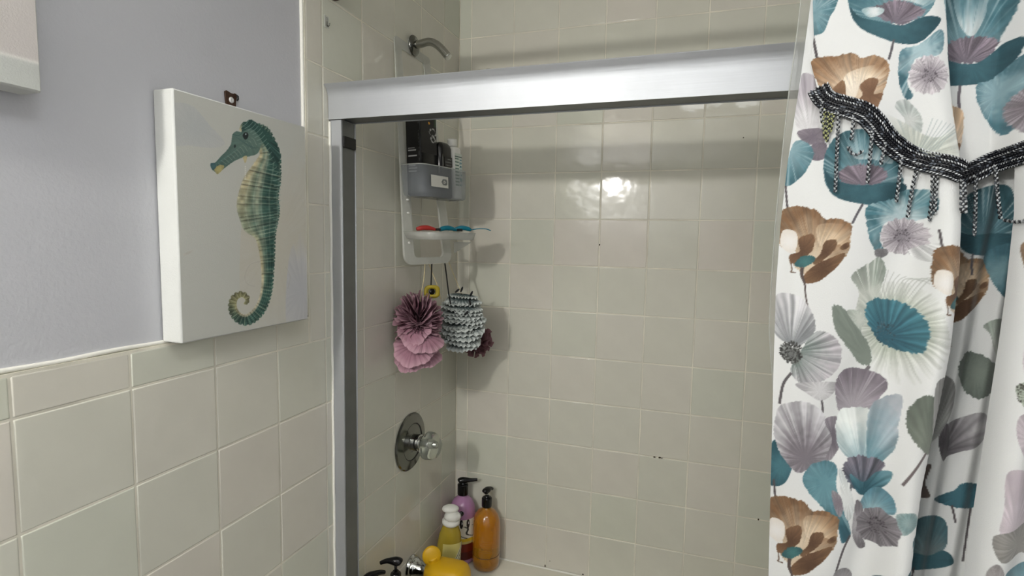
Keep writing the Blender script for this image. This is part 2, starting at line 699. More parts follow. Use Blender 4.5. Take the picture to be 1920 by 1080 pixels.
# back wall
mb = MB()
mb.box((-0.008, 0.0014, TUBZ - 0.02), (XR, 0.008, CEIL))
mb.build('grout', GROUT, wall_back, smooth=False)
xcols = [0.0] + [XB + PT * k for k in range(0, 10)] + [XR]
for i in range(len(xcols) - 1):
    for j in range(len(zrows) - 1):
        put_tile(wall_back, xcols[i], xcols[i + 1], zrows[j], zrows[j + 1], 'back')
# left wall, shower part (full height) and wainscot part
mb = MB()
mb.box((-0.008, YTRIM + 0.001, 0.0), (-0.0014, 0.0014, CEIL))
mb.box((-0.008, YF, 0.0), (-0.0014, YTRIM + 0.001, ZC + 0.059))
mb.build('grout', GROUT, wall_left, smooth=False)
ycols = [YL + PT * k for k in range(4, 9)] + [0.0]
for i in range(len(ycols) - 1):
    for j in range(len(zrows) - 1):
        put_tile(wall_left, ycols[i], ycols[i + 1], zrows[j], zrows[j + 1], 'left')
    # tiles beside the tub, below its rim
for j in range(6, len(zrows) - 1):     # upright bullnose strip beside the paint
    put_tile(wall_left, YTRIM, ycols[0], zrows[j], zrows[j + 1], 'left', 'bullnose_tile', 'x0')
wrow = [ZC + PT * j for j in range(-8, 1)]
wcol = [YL + PT * k for k in range(-7, 5)]
for i in range(len(wcol) - 1):
    for j in range(len(wrow) - 1):
        put_tile(wall_left, wcol[i], wcol[i + 1], wrow[j], wrow[j + 1], 'left')
    hi = wcol[i + 1] if i < len(wcol) - 2 else YTRIM
    put_tile(wall_left, wcol[i], hi, ZC, ZC + 0.061, 'left', 'bullnose_tile', 'y1')
# mildew specks in the joints of the back wall
mb = MB()
for X, Y, rw, rh in ((1227, 857, 2.2, 1.4), (1237, 858, 2.4, 1.6), (1241, 859, 1.2, 1.2), (1422, 974, 1.3, 1.8), (1022, 1061, 1.2, 3.0), (1093, 1077, 1.6, 1.5), (1124, 459, 1.2, 1.6), (1031, 1052, 0.8, 0.8), (898, 132, 8, 1.2), (915, 131, 9, 2.0), (1394, 258, 0.9, 1.0)):
    q_ = on(1, -0.0003, X, Y)
    V, F = ellipsoid(q_, (rw * 0.0018, 0.0006, rh * 0.0018), 8, 5)
    mb.add(V, F)
o = mb.build('mildew_specks', mat('mildew', (70, 62, 48), rough=0.9, var=0.2), wall_back)
o['kind'] = 'stuff'
# caulk line where the paint meets the tile
mb = MB()
V, F = tube([(-0.0062, YTRIM - 0.0015, z) for z in np.linspace(ZC + 0.062, CEIL - 0.002, 40)], 0.0042, 8)
mb.add(V, F)
V, F = tube([(-0.0066, y, ZC + 0.0625 + 0.0008 * math.sin(y * 40)) for y in np.linspace(-2.35, YTRIM - 0.001, 60)], 0.0034, 8)
mb.add(V, F)
mb.build('caulk_line', CAULK, wall_left)
mb = MB()
mb.box((-0.008, YF, 0), (0.012, -0.80, 0.085))
structure(bevel(mb.build('baseboard_left', WHITEP, smooth=False), 0.004))

# ================================================================== BATHTUB
tub = empty('bathtub', (0.78, -0.38, 0), 'white enamel bathtub with a wide rim below the tiled back wall', 'bathtub')


def rrect(x0, x1, y0, y1, r, z, n=8):
    out = []
    for cx, cy, a0 in ((x1 - r, y1 - r, 0), (x0 + r, y1 - r, 90), (x0 + r, y0 + r, 180), (x1 - r, y0 + r, 270)):
        for k in range(n + 1):
            a = math.radians(a0 + 90 * k / n)
            out.append((cx + r * math.cos(a), cy + r * math.sin(a), z))
    return out


loops = [rrect(0.001, XR - 0.002, -0.760, -0.001, 0.004, 0.0),
         rrect(0.001, XR - 0.002, -0.760, -0.001, 0.004, TUBZ - 0.015),
         rrect(0.003, XR - 0.004, -0.755, -0.002, 0.006, TUBZ - 0.003),
         rrect(0.007, XR - 0.007, -0.748, -0.003, 0.008, TUBZ),
         rrect(0.115, XR - 0.09, -0.665, -0.105, 0.12, TUBZ - 0.001),
         rrect(0.125, XR - 0.10, -0.655, -0.116, 0.12, TUBZ - 0.012),
         rrect(0.150, XR - 0.16, -0.635, -0.140, 0.12, TUBZ - 0.15),
         rrect(0.190, XR - 0.26, -0.600, -0.175, 0.11, 0.09),
         rrect(0.260, XR - 0.34, -0.540, -0.230, 0.09, 0.07)]
V, F = [], []
for lp in loops:
    V += [(x - 0.78, y + 0.38, z) for x, y, z in lp]
n = len(loops[0])
for i in range(len(loops) - 1):
    for k in range(n):
        F.append((i * n + k, i * n + (k + 1) % n, (i + 1) * n + (k + 1) % n, (i + 1) * n + k))
F.append(tuple(range((len(loops) - 1) * n, len(loops) * n)))
sharp(mesh('basin', V, F, TUBM, tub), 50)
V, F = tube([(x - 0.78, -0.003 + 0.38, TUBZ + 0.001) for x in np.linspace(0.01, XR - 0.01, 30)], 0.0035, 8)
mesh('caulk_bead', V, F, CAULK, tub)
V, F = lathe([(0.0, 0.0), (0.026, 0.0), (0.028, 0.002), (0.028, 0.004)], 24)
mesh('drain', V, F, CHROME, tub, (0.36 - 0.78, -0.38 + 0.38, 0.071))

# ================================================================== SHOWER DOOR FRAME
fr = empty('shower_door_frame', (0.0, -0.69, TUBZ), 'silver aluminium shower door frame with a wide header standing on the tub rim', 'door frame')
O = np.array([0.0, -0.69, TUBZ])
hp = [(-0.7200, 1.8320), (-0.7205, 1.8780), (-0.7225, 1.8890), (-0.7270, 1.8985), (-0.7340, 1.9055), (-0.7350, 1.9075), (-0.7330, 1.9085),
      (-0.6600, 1.9085), (-0.6580, 1.9065), (-0.6580, 1.8320), (-0.6605, 1.8320), (-0.6610, 1.8800), (-0.6900, 1.8850), (-0.7170, 1.8800), (-0.7175, 1.8320)]
hp = [(a + 0.69, b - TUBZ) for a, b in hp]
xs = [0.0012, 0.003, XR - 0.003, XR - 0.0012]
V, F = [], []
for k, x in enumerate(xs):
    V += [(x, a, b) for a, b in hp]
n = len(hp)
for k in range(len(xs) - 1):
    for i in range(n):
        F.append((k * n + i, k * n + (i + 1) % n, (k + 1) * n + (i + 1) % n, (k + 1) * n + i))
F.append(tuple(range(n)))
F.append(tuple(reversed(range((len(xs) - 1) * n, len(xs) * n))))
o = mesh('header', V, F, ALU, fr)
sharp(o, 28)
mb = MB()
mb.box((0.034, -0.7165, 1.834), (XR - 0.034, -0.6615, 1.872))  # block in a darker colour that stands in for shade inside the header
o = mb.build('header_shade_block', ALUD, fr, smooth=False, shift=O)


def jamb(x0, x1, sgn):
    mb = MB()
    mb.box((x0, -0.7150, TUBZ + 0.002), (x1, -0.7125, 1.8315))          # front face
    xi = x1 if sgn > 0 else x0
    mb.box((min(xi, xi - sgn * 0.0025), -0.7125, TUBZ + 0.002), (max(xi, xi - sgn * 0.0025), -0.6640, 1.8315))
    mb.box((x0, -0.6640, TUBZ + 0.002), (x1 + (0.0 if sgn > 0 else 0), -0.6615, 1.8315))
    mb.box((min(xi, xi + sgn * 0.0022), -0.6640, TUBZ + 0.002), (max(xi, xi + sgn * 0.0022), -0.6612, 1.8315))
    return mb.build('jamb', ALU, fr, smooth=False, shift=O)


j1 = jamb(0.0012, 0.0320, 1)
bevel(j1, 0.0008, 1)
bevel(jamb(XR - 0.032, XR - 0.0012, -1), 0.0008, 1)
mb = MB()
mb.box((0.0321, -0.7115, TUBZ + 0.003), (0.0326, -0.6660, 1.83))  # added thin sheet, its darker colour stands for the jamb's dark reflection
mb.build('jamb_shade_sheet', ALUD, fr, smooth=False, shift=O)
mb = MB()
mb.box((0.0322, -0.7120, 1.7700), (0.0375, -0.6650, 1.7960))
bevel(mb.build('bumper', BLACKM, fr, smooth=False, shift=O), 0.002)
mb = MB()
mb.box((0.034, -0.715, TUBZ + 0.001), (XR - 0.034, -0.662, TUBZ + 0.014))
mb.box((0.034, -0.715, TUBZ + 0.014), (XR - 0.034, -0.712, TUBZ + 0.035))
mb.box((0.034, -0.690, TUBZ + 0.014), (XR - 0.034, -0.687, TUBZ + 0.030))
bevel(mb.build('bottom_track', ALU, fr, smooth=False, shift=O), 0.001, 1)
# bead of caulk along the jamb
V, F = tube([(0.002, -0.7165 + 0.0006 * math.sin(z * 37) + 0.0004 * math.sin(z * 91), z - TUBZ) for z in np.linspace(TUBZ + 0.003, 1.828, 90)], 0.0032, 7)
V = [(v[0], v[1] + 0.69, v[2]) for v in V]
mesh('caulk_bead', V, F, CAULK, fr)

# ================================================================== CURTAIN ROD (just above the frame)
rod = empty('curtain_rod', (0, -0.70, 2.128), 'metal curtain rod whose round end flange shows at the top edge above the header', 'curtain rod')
V, F = tube([(x, 0, 0) for x in np.linspace(0.004, XR - 0.004, 12)], 0.0127, 20)
mesh('rod', V, F, CHROMES, rod)
for x0, sg in ((0.0, 1), (XR, -1)):
    V, F = lathe([(0.026, x0 + sg * 0.0008), (0.026, x0 + sg * 0.006), (0.020, x0 + sg * 0.012), (0.016, x0 + sg * 0.030), (0.0135, x0 + sg * 0.031)], 24, 'x')
    mesh('flange', V, F, BROWNM if sg > 0 else CHROMES, rod)

# ================================================================== SHOWER CURTAIN
YC = -0.86          # plane of the main panel
R_LINE = np.array([(-200, 1755), (0, 1765), (180, 1775), (300, 1788), (400, 1789), (500, 1783), (650, 1765), (900, 1716), (1080, 1690), (1400, 1640)], float)
L_LINE = np.array([(-200, 1930), (0, 1922), (300, 1907), (400, 1906), (550, 1890), (650, 1876), (750, 1860), (900, 1836), (1080, 1808), (1400, 1760)], float)
E_LINE = np.array([(-300, 1562), (0, 1523), (130, 1506), (300, 1480), (420, 1466), (540, 1457), (700, 1452), (900, 1447), (1080, 1443), (1500, 1436)], float)


def flat_xy(x, z):
    """position of a curtain point on the flat reference cloth, in print units"""
    return np.moveaxis(proj(np.stack([x, np.full_like(x, YC), z], -1)), -1, 0)


def sm(t):
    t = np.clip(t, 0, 1)
    return t * t * (3 - 2 * t)


def fold_w(X, Y):
    R = np.interp(Y, R_LINE[:, 0], R_LINE[:, 1])
    L = np.interp(Y, L_LINE[:, 0], L_LINE[:, 1])
    t = (X - R) / (L - R)
    return sm(t / 0.13) * (1 - 0.28 * sm((t - 0.25) / 0.5)) * (1 + 0.10 * np.sin(t * 11 + Y * 0.004))


def second_y(x, z):
    """the next panel, whose left edge laps over the fold"""
    X, Y = flat_xy(x, z)
    L = np.interp(Y, L_LINE[:, 0], L_LINE[:, 1])
    u = X - L
    return YC - 0.012 - 0.020 * np.exp(-((u - 40) / 40.0) ** 2) + 0.022 * np.exp(-np.clip(u, 0, None) / 7.0) + 0.004 * np.sin(u * 0.05 + Y * 0.003)


def curtain_y(x, z):
    X, Y = flat_xy(x, z)
    R = np.interp(Y, R_LINE[:, 0], R_LINE[:, 1])
    L = np.interp(Y, L_LINE[:, 0], L_LINE[:, 1])
    E = np.interp(Y, E_LINE[:, 0], E_LINE[:, 1])
    amp = 0.35 + 0.65 * sm((Y - 60) / 500)
    # main panel: soft waves, its right side rolls forward before the fold
    y = YC + 0.004 * np.sin((X - 1500) * 0.030 + Y * 0.004) + 0.003 * np.sin((X + 0.35 * Y) * 0.021)
    y += -0.036 * amp * np.exp(-((X - (R - 26)) / 40.0) ** 2)
    y += 0.010 * np.exp(-((X - E) / 22.0) ** 2)
    # a soft diagonal crease low on the panel
    y += 0.010 * sm((Y - 560) / 300) * np.sin((X - 1560 + 0.45 * (Y - 700)) * 0.034) * np.exp(-((X - 1620) / 90.0) ** 2)
    # behind the fold the cloth drops back and comes forward again slowly
    y += fold_w(X, Y) * amp * 0.106
    return np.minimum(y, -0.7475)


WHITE = (233, 235, 233)
pr = Print(1380, -260, 2260, 1300, 1.6, WHITE)
pr2 = Print(1700, -260, 2260, 1300, 1.6, WHITE)


def c3(p):
    return [(1280 + x / 3.0, y / 3.0) for x, y in p]


def c6(p):
    return [(1280 + x / 3.0, 360 + y / 3.0) for x, y in p]


def c9(p):
    return [(1280 + x / 3.0, 720 + y / 3.0) for x, y in p]


def sh(p, dx, dy, s=1.0, o=None):
    P = np.array(p, float)
    if o is None:
        o = P.mean(0)
    return (P - o) * s + o + (dx, dy)


TEAL = (62, 104, 114)
TEALD = (38, 76, 86)
TEALL = (138, 170, 178)
MAUVE = (118, 110, 120)
MAUVED = (78, 72, 82)
LG = (206, 206, 206)
GRY = (150, 148, 152)
BRN = (128, 98, 70)
BRND = (92, 66, 46)
CRM = (220, 202, 176)
GGR = (126, 136, 126)
GGL = (196, 202, 190)
STEM = (84, 78, 80)


def brown_poppy(p, dx=0.0, dy=0.0, f=c6, oy=0, sx=1.0, sy=1.0, ox=690.0, cy=300.0):
    """big tan poppy with dark lobes and a small teal heart; drawn in the units of crop f"""
    def g(pts):
        return [(q[0] + dx, q[1] + dy) for q in f([((x - ox) * sx + ox, (y - cy) * sy + cy + oy) for x, y in pts])]
    p.line(g([(590, -10), (594, 40), (598, 90)]), 4, STEM)
    p.petal(g([(563, 115), (600, 85), (680, 83), (760, 108), (800, 150), (880, 153), (942, 182), (940, 250), (930, 330), (890, 385), (850, 430), (770, 480), (700, 470), (650, 440), (612, 385), (640, 340), (556, 300), (552, 200)]),
            CRM, BRN, org=g([(735, 395)])[0], freq=15, amp=0.34, jag=2.2, blot=0.2, seed=3, streak=((120, 90, 62), 0.6))
    p.petal(g([(575, 215), (640, 225), (650, 290), (625, 345), (585, 330), (556, 290)]), (240, 238, 234), (232, 226, 216), blot=0.04, amp=0.03, seed=5)
    p.petal(g([(760, 190), (880, 180), (935, 210), (930, 300), (840, 290), (770, 300)]), (234, 218, 196), (206, 182, 150), org=g([(735, 395)])[0], amp=0.3, freq=22, alpha=0.8, fade=0.6, seed=6)
    p.petal(g([(655, 268), (720, 235), (745, 268), (730, 330), (690, 365), (650, 400), (612, 402), (608, 355), (660, 335)]), BRND, (124, 94, 68), amp=0.1, jag=1.2, seed=7)
    p.petal(g([(795, 285), (835, 268), (862, 275), (855, 320), (800, 375), (745, 410), (735, 390), (775, 345)]), BRND, (122, 94, 68), amp=0.1, jag=1.0, seed=8)
    p.petal(g([(690, 460), (760, 402), (830, 370), (905, 342), (900, 375), (850, 435), (770, 500), (700, 516), (680, 500)]), BRND, (126, 96, 68), amp=0.14, jag=1.0, seed=9)
    p.petal(g([(880, 315), (905, 290), (932, 285), (928, 312), (895, 328)]), BRND, (126, 98, 70), amp=0.1, seed=10)
    p.petal(g([(632, 415), (655, 375), (700, 358), (748, 368), (735, 395), (705, 415), (680, 425)]), (70, 118, 118), (48, 92, 96), jag=1.5, seed=11)
    p.line(g([(614, 402), (618, 440), (612, 452), (640, 455)]), 2, BRND)
    p.line(g([(676, 425), (672, 470), (688, 520), (692, 580), (704, 652)]), (7, 6, 3.5, 3, 3), (88, 76, 72))


def teal_poppy(p, out, bowl, stam, org, seed=0, light=None):
    p.petal(out, (112, 148, 156), TEAL, org=org, freq=10, amp=0.22, blot=0.35, jag=0.8, seed=seed, streak=((196, 210, 212), 0.55))
    if light is not None:
        p.petal(light, (236, 240, 238), (160, 186, 192), org=org, freq=12, amp=0.2, fade=0.7, seed=seed + 1, streak=((70, 110, 120), 0.5))
    p.petal(stam, MAUVE, (140, 128, 138), org=org, freq=16, amp=0.5, jag=3.5, seed=seed + 2, streak=((92, 84, 94), 0.8))
    p.petal(bowl, TEAL, TEALD, freq=8, amp=0.12, blot=0.3, jag=0.6, seed=seed + 3)


# ---- main panel print
p = pr
p.petal(c3([(690, 395), (762, 430), (776, 520), (775, 700), (780, 735), (700, 738), (655, 720), (640, 600), (668, 470)]), (228, 228, 228), (176, 170, 176), org=c3([(720, 760)])[0], freq=14, amp=0.25, seed=1)
p.petal(c3([(660, 728), (790, 722), (800, 800), (730, 812), (680, 785)]), MAUVE, (136, 128, 136), seed=2)
p.petal(c3([(730, 815), (810, 805), (800, 890), (730, 895)]), (122, 114, 122), MAUVE, seed=2)
p.petal(c3([(598, 900), (640, 790), (700, 795), (742, 850), (722, 920), (680, 985), (600, 1045), (570, 1000)]), TEALL, TEAL, org=c3([(610, 830)])[0], freq=9, jag=0.8, seed=4, streak=((210, 220, 220), 0.5))
p.line(c3([(588, 1040), (590, 1070), (594, 1110)]), 4, STEM)
teal_poppy(p, c3([(795, 960), (800, 880), (830, 810), (870, 765), (940, 735), (1040, 735), (1140, 770), (1205, 850), (1225, 950), (1240, 1040), (1100, 1080), (940, 1080), (820, 1060)]),
           [(1546, 318), (1560, 334), (1590, 346), (1630, 348), (1665, 342), (1700, 346), (1696, 366), (1672, 379), (1640, 385), (1600, 381), (1572, 373), (1554, 356)],
           c3([(870, 985), (910, 945), (960, 930), (1040, 930), (1120, 945), (1150, 990), (1100, 1035), (1000, 1050), (910, 1035)]), (1618, 350), seed=10,
           light=c3([(930, 770), (1060, 760), (1160, 830), (1180, 920), (1060, 900), (960, 890)]))
p.line([(1616, 383), (1604, 404), (1596, 420)], 4.5, (92, 90, 96))
p.petal(c6([(1035, 80), (1180, 40), (1255, -10), (1390, 5), (1395, 120), (1300, 165), (1150, 170), (1112, 260), (1135, 325), (1070, 312), (1030, 180)]), (184, 204, 208), (72, 118, 128), org=c6([(1230, 130)])[0], freq=8, amp=0.25, blot=0.5, jag=1.5, seed=14, streak=((226, 232, 232), 0.5))
p.petal(c6([(1085, 325), (1150, 320), (1160, 350), (1120, 372), (1085, 360)]), (110, 108, 110), (128, 126, 128), seed=15)
p.daisy((1280 + 1240 / 3.0, 360 + 250 / 3.0), 45, 36, (134, 128, 134), (196, 190, 194), (84, 78, 84), 17, seed=2)
p.petal(c6([(1270, 330), (1400, 290), (1410, 380), (1330, 385)]), (206, 206, 206), (228, 230, 228), org=c6([(1240, 240)])[0], freq=20, amp=0.3, fade=0.6, seed=16, streak=((150, 148, 150), 0.7))
brown_poppy(p)
# white and grey-green flower with a teal heart
p.petal(c6([(945, 480), (990, 430), (1060, 395), (1108, 365), (1150, 430), (1130, 520), (1090, 600), (1030, 662), (975, 662), (990, 560)]), (206, 210, 200), (142, 152, 142), org=c6([(1060, 640)])[0], freq=9, amp=0.2, jag=1.6, seed=20, streak=((232, 234, 228), 0.8))
a = np.linspace(0, 2 * PI, 40, endpoint=False)
p.petal([(1280 + (1195 + 250 * math.cos(t) * (1 + 0.06 * math.sin(5 * t))) / 3.0, 360 + (790 + 285 * math.sin(t)) / 3.0) for t in a], (176, 184, 168), (226, 229, 222), org=c6([(1190, 760)])[0], freq=20, amp=0.22, jag=3, seed=21, fade=0.95, streak=((150, 158, 148), 0.5))
p.petal(c6([(838, 650), (880, 638), (940, 690), (1000, 780), (1062, 880), (1064, 972), (1000, 968), (940, 890), (890, 830), (850, 760)]), (132, 142, 132), GGR, org=c6([(1060, 960)])[0], freq=12, amp=0.12, jag=2.4, seed=22)
p.petal(c6([(920, 670), (1000, 672), (1040, 720), (1010, 760), (1000, 780)]), (206, 212, 202), (176, 184, 174), seed=23)
p.petal(c6([(1028, 660), (1080, 602), (1180, 608), (1270, 640), (1330, 700), (1342, 790), (1310, 885), (1220, 892), (1120, 850), (1060, 770)]), (48, 92, 106), (78, 130, 142), org=c6([(1150, 820)])[0], freq=14, amp=0.25, jag=3.2, blot=0.2, seed=24)
p.stamen((1280 + 1145 / 3.0, 360 + 800 / 3.0), 17, 22, (62, 82, 90), 60, 5)
p.line(c6([(1060, 985), (1035, 1020), (1015, 1055)]), 7, (120, 116, 118))
for k in range(10):
    p.line(c6([(1120 + 18 * k, 600), (1140 + 26 * k, 520 - 5 * k), (1165 + 32 * k, 440 + 12 * k)]), 1.6, (178, 182, 176), 0.7)
# pale lavender poppy at the left edge
p.petal(c6([(525, 600), (600, 572), (682, 608), (742, 720), (732, 800), (662, 862), (590, 852), (520, 790)]), (142, 146, 148), (204, 204, 206), org=c6([(610, 880)])[0], freq=12, amp=0.3, jag=1.0, seed=30, streak=((232, 232, 232), 0.7))
p.petal(c6([(660, 900), (740, 788), (832, 800), (892, 882), (872, 992), (782, 1062), (682, 1082), (608, 1015)]), (120, 134, 128), (192, 188, 192), org=c6([(620, 900)])[0], freq=13, amp=0.28, jag=1.2, seed=31, streak=((224, 222, 224), 0.6))
p.petal([(1466, 650), (1480, 648), (1500, 658), (1504, 668), (1492, 684), (1480, 678), (1470, 668)], (70, 72, 70), (120, 124, 120), jag=3, amp=0.3, alpha=0.75)
p.stamen((1280 + 612 / 3.0, 360 + 905 / 3.0), 18, 18, (52, 52, 50), 120, 8, 2.8)
p.line([(1484, 700), (1470, 722), (1463, 760)], 5, (96, 92, 94))
# lower half
p.petal(c9([(640, -5), (870, -10), (850, 50), (780, 92), (700, 52)]), (214, 214, 214), (180, 178, 180), freq=12, amp=0.2, seed=33)
p.line(c9([(780, 90), (786, 120), (788, 162)]), 4, (100, 96, 98))
p.petal(c9([(868, 100), (860, 0), (900, -75), (1000, -85), (1130, -40), (1152, 20), (1092, 100), (1052, 152), (960, 150), (890, 166)]), (166, 160, 166), (128, 120, 128), org=c9([(960, 150)])[0], freq=10, amp=0.22, jag=1.0, seed=34, streak=((196, 192, 196), 0.5))
p.petal(c9([(505, 350), (560, 338), (622, 420), (612, 490), (580, 560), (530, 590), (490, 560)]), (70, 116, 126), (42, 84, 94), freq=8, blot=0.3, seed=36)
p.petal(c9([(518, 260), (540, 150), (600, 105), (700, 100), (782, 150), (820, 205), (878, 188), (862, 240), (892, 322), (850, 420), (760, 450), (650, 500), (560, 410), (528, 330)]), (128, 122, 128), (206, 206, 208), org=c9([(690, 420)])[0], freq=11, amp=0.26, jag=1.2, blot=0.25, seed=35, streak=((226, 226, 228), 0.5))
p.petal(c9([(800, 205), (878, 190), (862, 250), (892, 325), (855, 410), (800, 440), (845, 320)]), (110, 104, 112), (150, 144, 150), seed=37)
p.petal(c9([(885, 160), (960, 140), (1055, 148), (1062, 260), (1045, 400), (925, 412), (868, 300)]), (150, 176, 182), (226, 232, 228), org=c9([(1000, 470)])[0], freq=9, amp=0.18, jag=1.5, seed=38, streak=((236, 240, 238), 0.7))
p.petal(c9([(1060, 130), (1190, 48), (1216, 80), (1192, 200), (1182, 300), (1130, 400), (1042, 462), (1030, 350)]), (110, 150, 160), (178, 184, 190), org=c9([(1000, 480)])[0], freq=9, amp=0.2, jag=1.5, seed=39)
p.petal(c9([(900, 480), (950, 405), (1040, 400), (1112, 420), (1100, 500), (1012, 600), (950, 572)]), (70, 80, 92), (112, 108, 118), org=c9([(1000, 590)])[0], freq=14, amp=0.4, jag=3, seed=40)
p.petal(c9([(938, 500), (1012, 540), (1080, 482), (1156, 470), (1122, 552), (1012, 616), (958, 572)]), (40, 84, 96), (104, 146, 156), org=c9([(1005, 600)])[0], freq=10, amp=0.2, seed=41)
p.line(c9([(946, 560), (934, 610), (938, 690)]), 4, (86, 90, 96))
p.petal(c9([(688, 500), (740, 450), (830, 438), (872, 480), (862, 560), (882, 650), (922, 750), (942, 850), (890, 884), (860, 770), (780, 690), (710, 612), (678, 550)]), (104, 148, 158), (52, 94, 106), org=c9([(800, 560)])[0], freq=9, amp=0.2, jag=1.2, blot=0.35, seed=42, streak=((176, 200, 204), 0.5))
p.petal(c9([(838, 600), (880, 620), (900, 680), (880, 740), (850, 690)]), (128, 120, 128), (150, 146, 150), seed=43)
p.petal(c9([(880, 480), (930, 560), (960, 680), (930, 760), (900, 700)]), (222, 226, 224), (200, 208, 208), seed=44)
p.line(c9([(862, 770), (860, 820), (856, 870)]), 4, STEM)
p.line(c9([(940, 845), (900, 930), (862, 1050)]), 4, STEM)
p.petal(c9([(1010, 620), (1060, 572), (1112, 570), (1162, 620), (1152, 700), (1000, 690)]), (150, 184, 192), (88, 132, 146), org=c9([(1050, 720)])[0], freq=10, amp=0.2, seed=45)
p.petal(c9([(1170, 690), (1262, 675), (1282, 742), (1192, 792)]), (150, 172, 172), (116, 146, 146), seed=46, fade=0.5)
p.petal(c9([(975, 640), (1010, 690), (1000, 820), (1030, 910), (990, 925), (950, 830), (960, 700)]), (186, 184, 186), (120, 116, 120), seed=47, amp=0.3)
p.daisy((1280 + 1080 / 3.0, 720 + 785 / 3.0), 38, 36, (104, 100, 104), (132, 128, 132), (62, 58, 62), 9, seed=4, rc=0.36)
brown_poppy(p, dx=-24, dy=547)
p.petal(c9([(850, 1060), (920, 1040), (960, 1090), (930, 1180), (850, 1180)]), (170, 168, 170), (140, 138, 140), seed=48)
# right of the fold: the same prints come round again
p.petal(c9([(1224, 200), (1230, 130), (1280, 50), (1342, 28), (1377, 90), (1372, 200), (1350, 352), (1290, 320), (1240, 260)]), (130, 138, 126), (104, 112, 102), org=c9([(1340, 340)])[0], freq=9, amp=0.14, jag=1.6, seed=50)
p.line(c9([(1322, 345), (1262, 430), (1198, 526)]), 5, (112, 102, 102))
brown_poppy(p, dx=271, dy=74)
p.petal([(1790, 432), (1800, 380), (1850, 350), (1905, 352), (1912, 440), (1890, 474), (1850, 478), (1810, 470)], (96, 134, 144), TEAL, org=(1850, 450), freq=9, amp=0.22, blot=0.4, seed=52, streak=((214, 222, 222), 0.6))
p.petal([(1792, 436), (1830, 440), (1880, 436), (1910, 442), (1900, 468), (1860, 479), (1815, 472)], TEAL, TEALD, seed=53)
p.petal(c6([(1725, 345), (1880, 300), (1885, 560), (1832, 592), (1742, 450)]), (116, 152, 160), (64, 106, 118), freq=8, blot=0.4, jag=1.2, seed=54)
p.line(c6([(1646, 345), (1640, 400), (1645, 468)]), 5, (92, 90, 96))
p.petal(c6([(1720, 760), (1800, 720), (1860, 740), (1860, 850), (1820, 960), (1780, 900), (1760, 810)]), (206, 210, 202), (150, 160, 150), org=c6([(1800, 940)])[0], amp=0.3, freq=10, seed=55)
p.petal(c6([(1568, 1000), (1600, 930), (1640, 905), (1720, 930), (1800, 1000), (1790, 1100), (1700, 1180), (1600, 1120)]), (132, 142, 132), (104, 114, 106), amp=0.12, jag=2, seed=56)
p.petal(c9([(1368, -40), (1530, -20), (1542, 120), (1480, 262), (1402, 332), (1366, 300)]), (176, 178, 174), (150, 150, 148), org=c9([(1390, 330)])[0], freq=12, amp=0.3, seed=57)
p.petal(c9([(1448, 320), (1500, 240), (1602, 200), (1722, 178), (1742, 262), (1680, 372), (1580, 402), (1510, 422), (1480, 442)]), (104, 100, 104), (170, 168, 170), org=c9([(1470, 400)])[0], freq=10, amp=0.2, seed=58)
p.petal(c9([(1450, 330), (1502, 230), (1520, 330), (1500, 420), (1478, 444)]), (84, 80, 84), (104, 100, 104), seed=59)
p.petal(c9([(1328, 490), (1380, 458), (1408, 470), (1372, 560), (1402, 642), (1340, 642), (1308, 600)]), (84, 74, 70), (100, 88, 82), seed=60)
p.petal(c9([(1428, 660), (1540, 622), (1600, 580), (1692, 590), (1682, 692), (1600, 722), (1500, 702)]), (64, 110, 122), (48, 92, 104), jag=1.2, seed=61)
p.petal(c9([(1255, 830), (1340, 760), (1440, 758), (1502, 800), (1512, 900), (1482, 962), (1400, 1000), (1290, 960)]), (120, 136, 138), (66, 104, 112), org=c9([(1390, 980)])[0], freq=12, amp=0.2, seed=62)
p.petal(c9([(1210, 1040), (1290, 960), (1400, 985), (1480, 960), (1534, 992), (1532, 1042), (1402, 1062)]), (64, 106, 116), (44, 84, 94), seed=63)
p.petal(c9([(1060, 1060), (1180, 1020), (1215, 1080), (1180, 1200), (1050, 1180)]), (104, 132, 138), (84, 110, 118), seed=64)
p.line(c9([(1536, 705), (1548, 755), (1556, 805)]), 4.5, STEM)
p.line(c9([(1638, 715), (1615, 860), (1590, 1015)]), 4, STEM)
p.line(c9([(1310, 1040), (1300, 1080), (1296, 1120)]), 4, STEM)
p = pr2
p.petal(c9([(1810, 190), (1840, 130), (1960, 110), (1990, 380), (1920, 400), (1858, 385), (1812, 280)]), (208, 198, 204), (190, 180, 186), freq=9, amp=0.16, seed=65)
p.petal(c9([(1740, 640), (1762, 450), (1860, 440), (1960, 520), (1980, 740), (1840, 800), (1720, 790)]), (214, 204, 210), (186, 176, 182), org=c9([(1800, 780)])[0], freq=10, amp=0.2, seed=66)
p.petal(c9([(1690, 800), (1820, 760), (1990, 770), (1990, 990), (1880, 920), (1720, 930)]), (166, 164, 158), (142, 140, 136), freq=9, amp=0.2, seed=67)
p.petal(c9([(1745, 1010), (1840, 985), (1990, 990), (1990, 1200), (1740, 1200)]), (132, 166, 174), (92, 134, 146), seed=68)
p.petal(c6([(1870, 830), (1960, 780), (1990, 1000), (1900, 1060), (1850, 980)]), (214, 204, 208), (222, 218, 220), seed=69)
p.petal(c6([(1880, 300), (1960, 280), (1960, 470), (1900, 500)]), (134, 112, 92), (150, 124, 100), seed=70)

p.petal(c9([(1815, 20), (1850, -40), (1990, -80), (1990, 130), (1880, 140)]), (150, 160, 146), (176, 184, 170), amp=0.2, freq=10, seed=71)
p.stamen((1893, 728), 7, 16, (60, 58, 52), 40, 12)
p.petal(c9([(1650, 1010), (1700, 940), (1740, 1000), (1730, 1120), (1660, 1140)]), (176, 172, 170), (150, 146, 146), amp=0.2, seed=72)

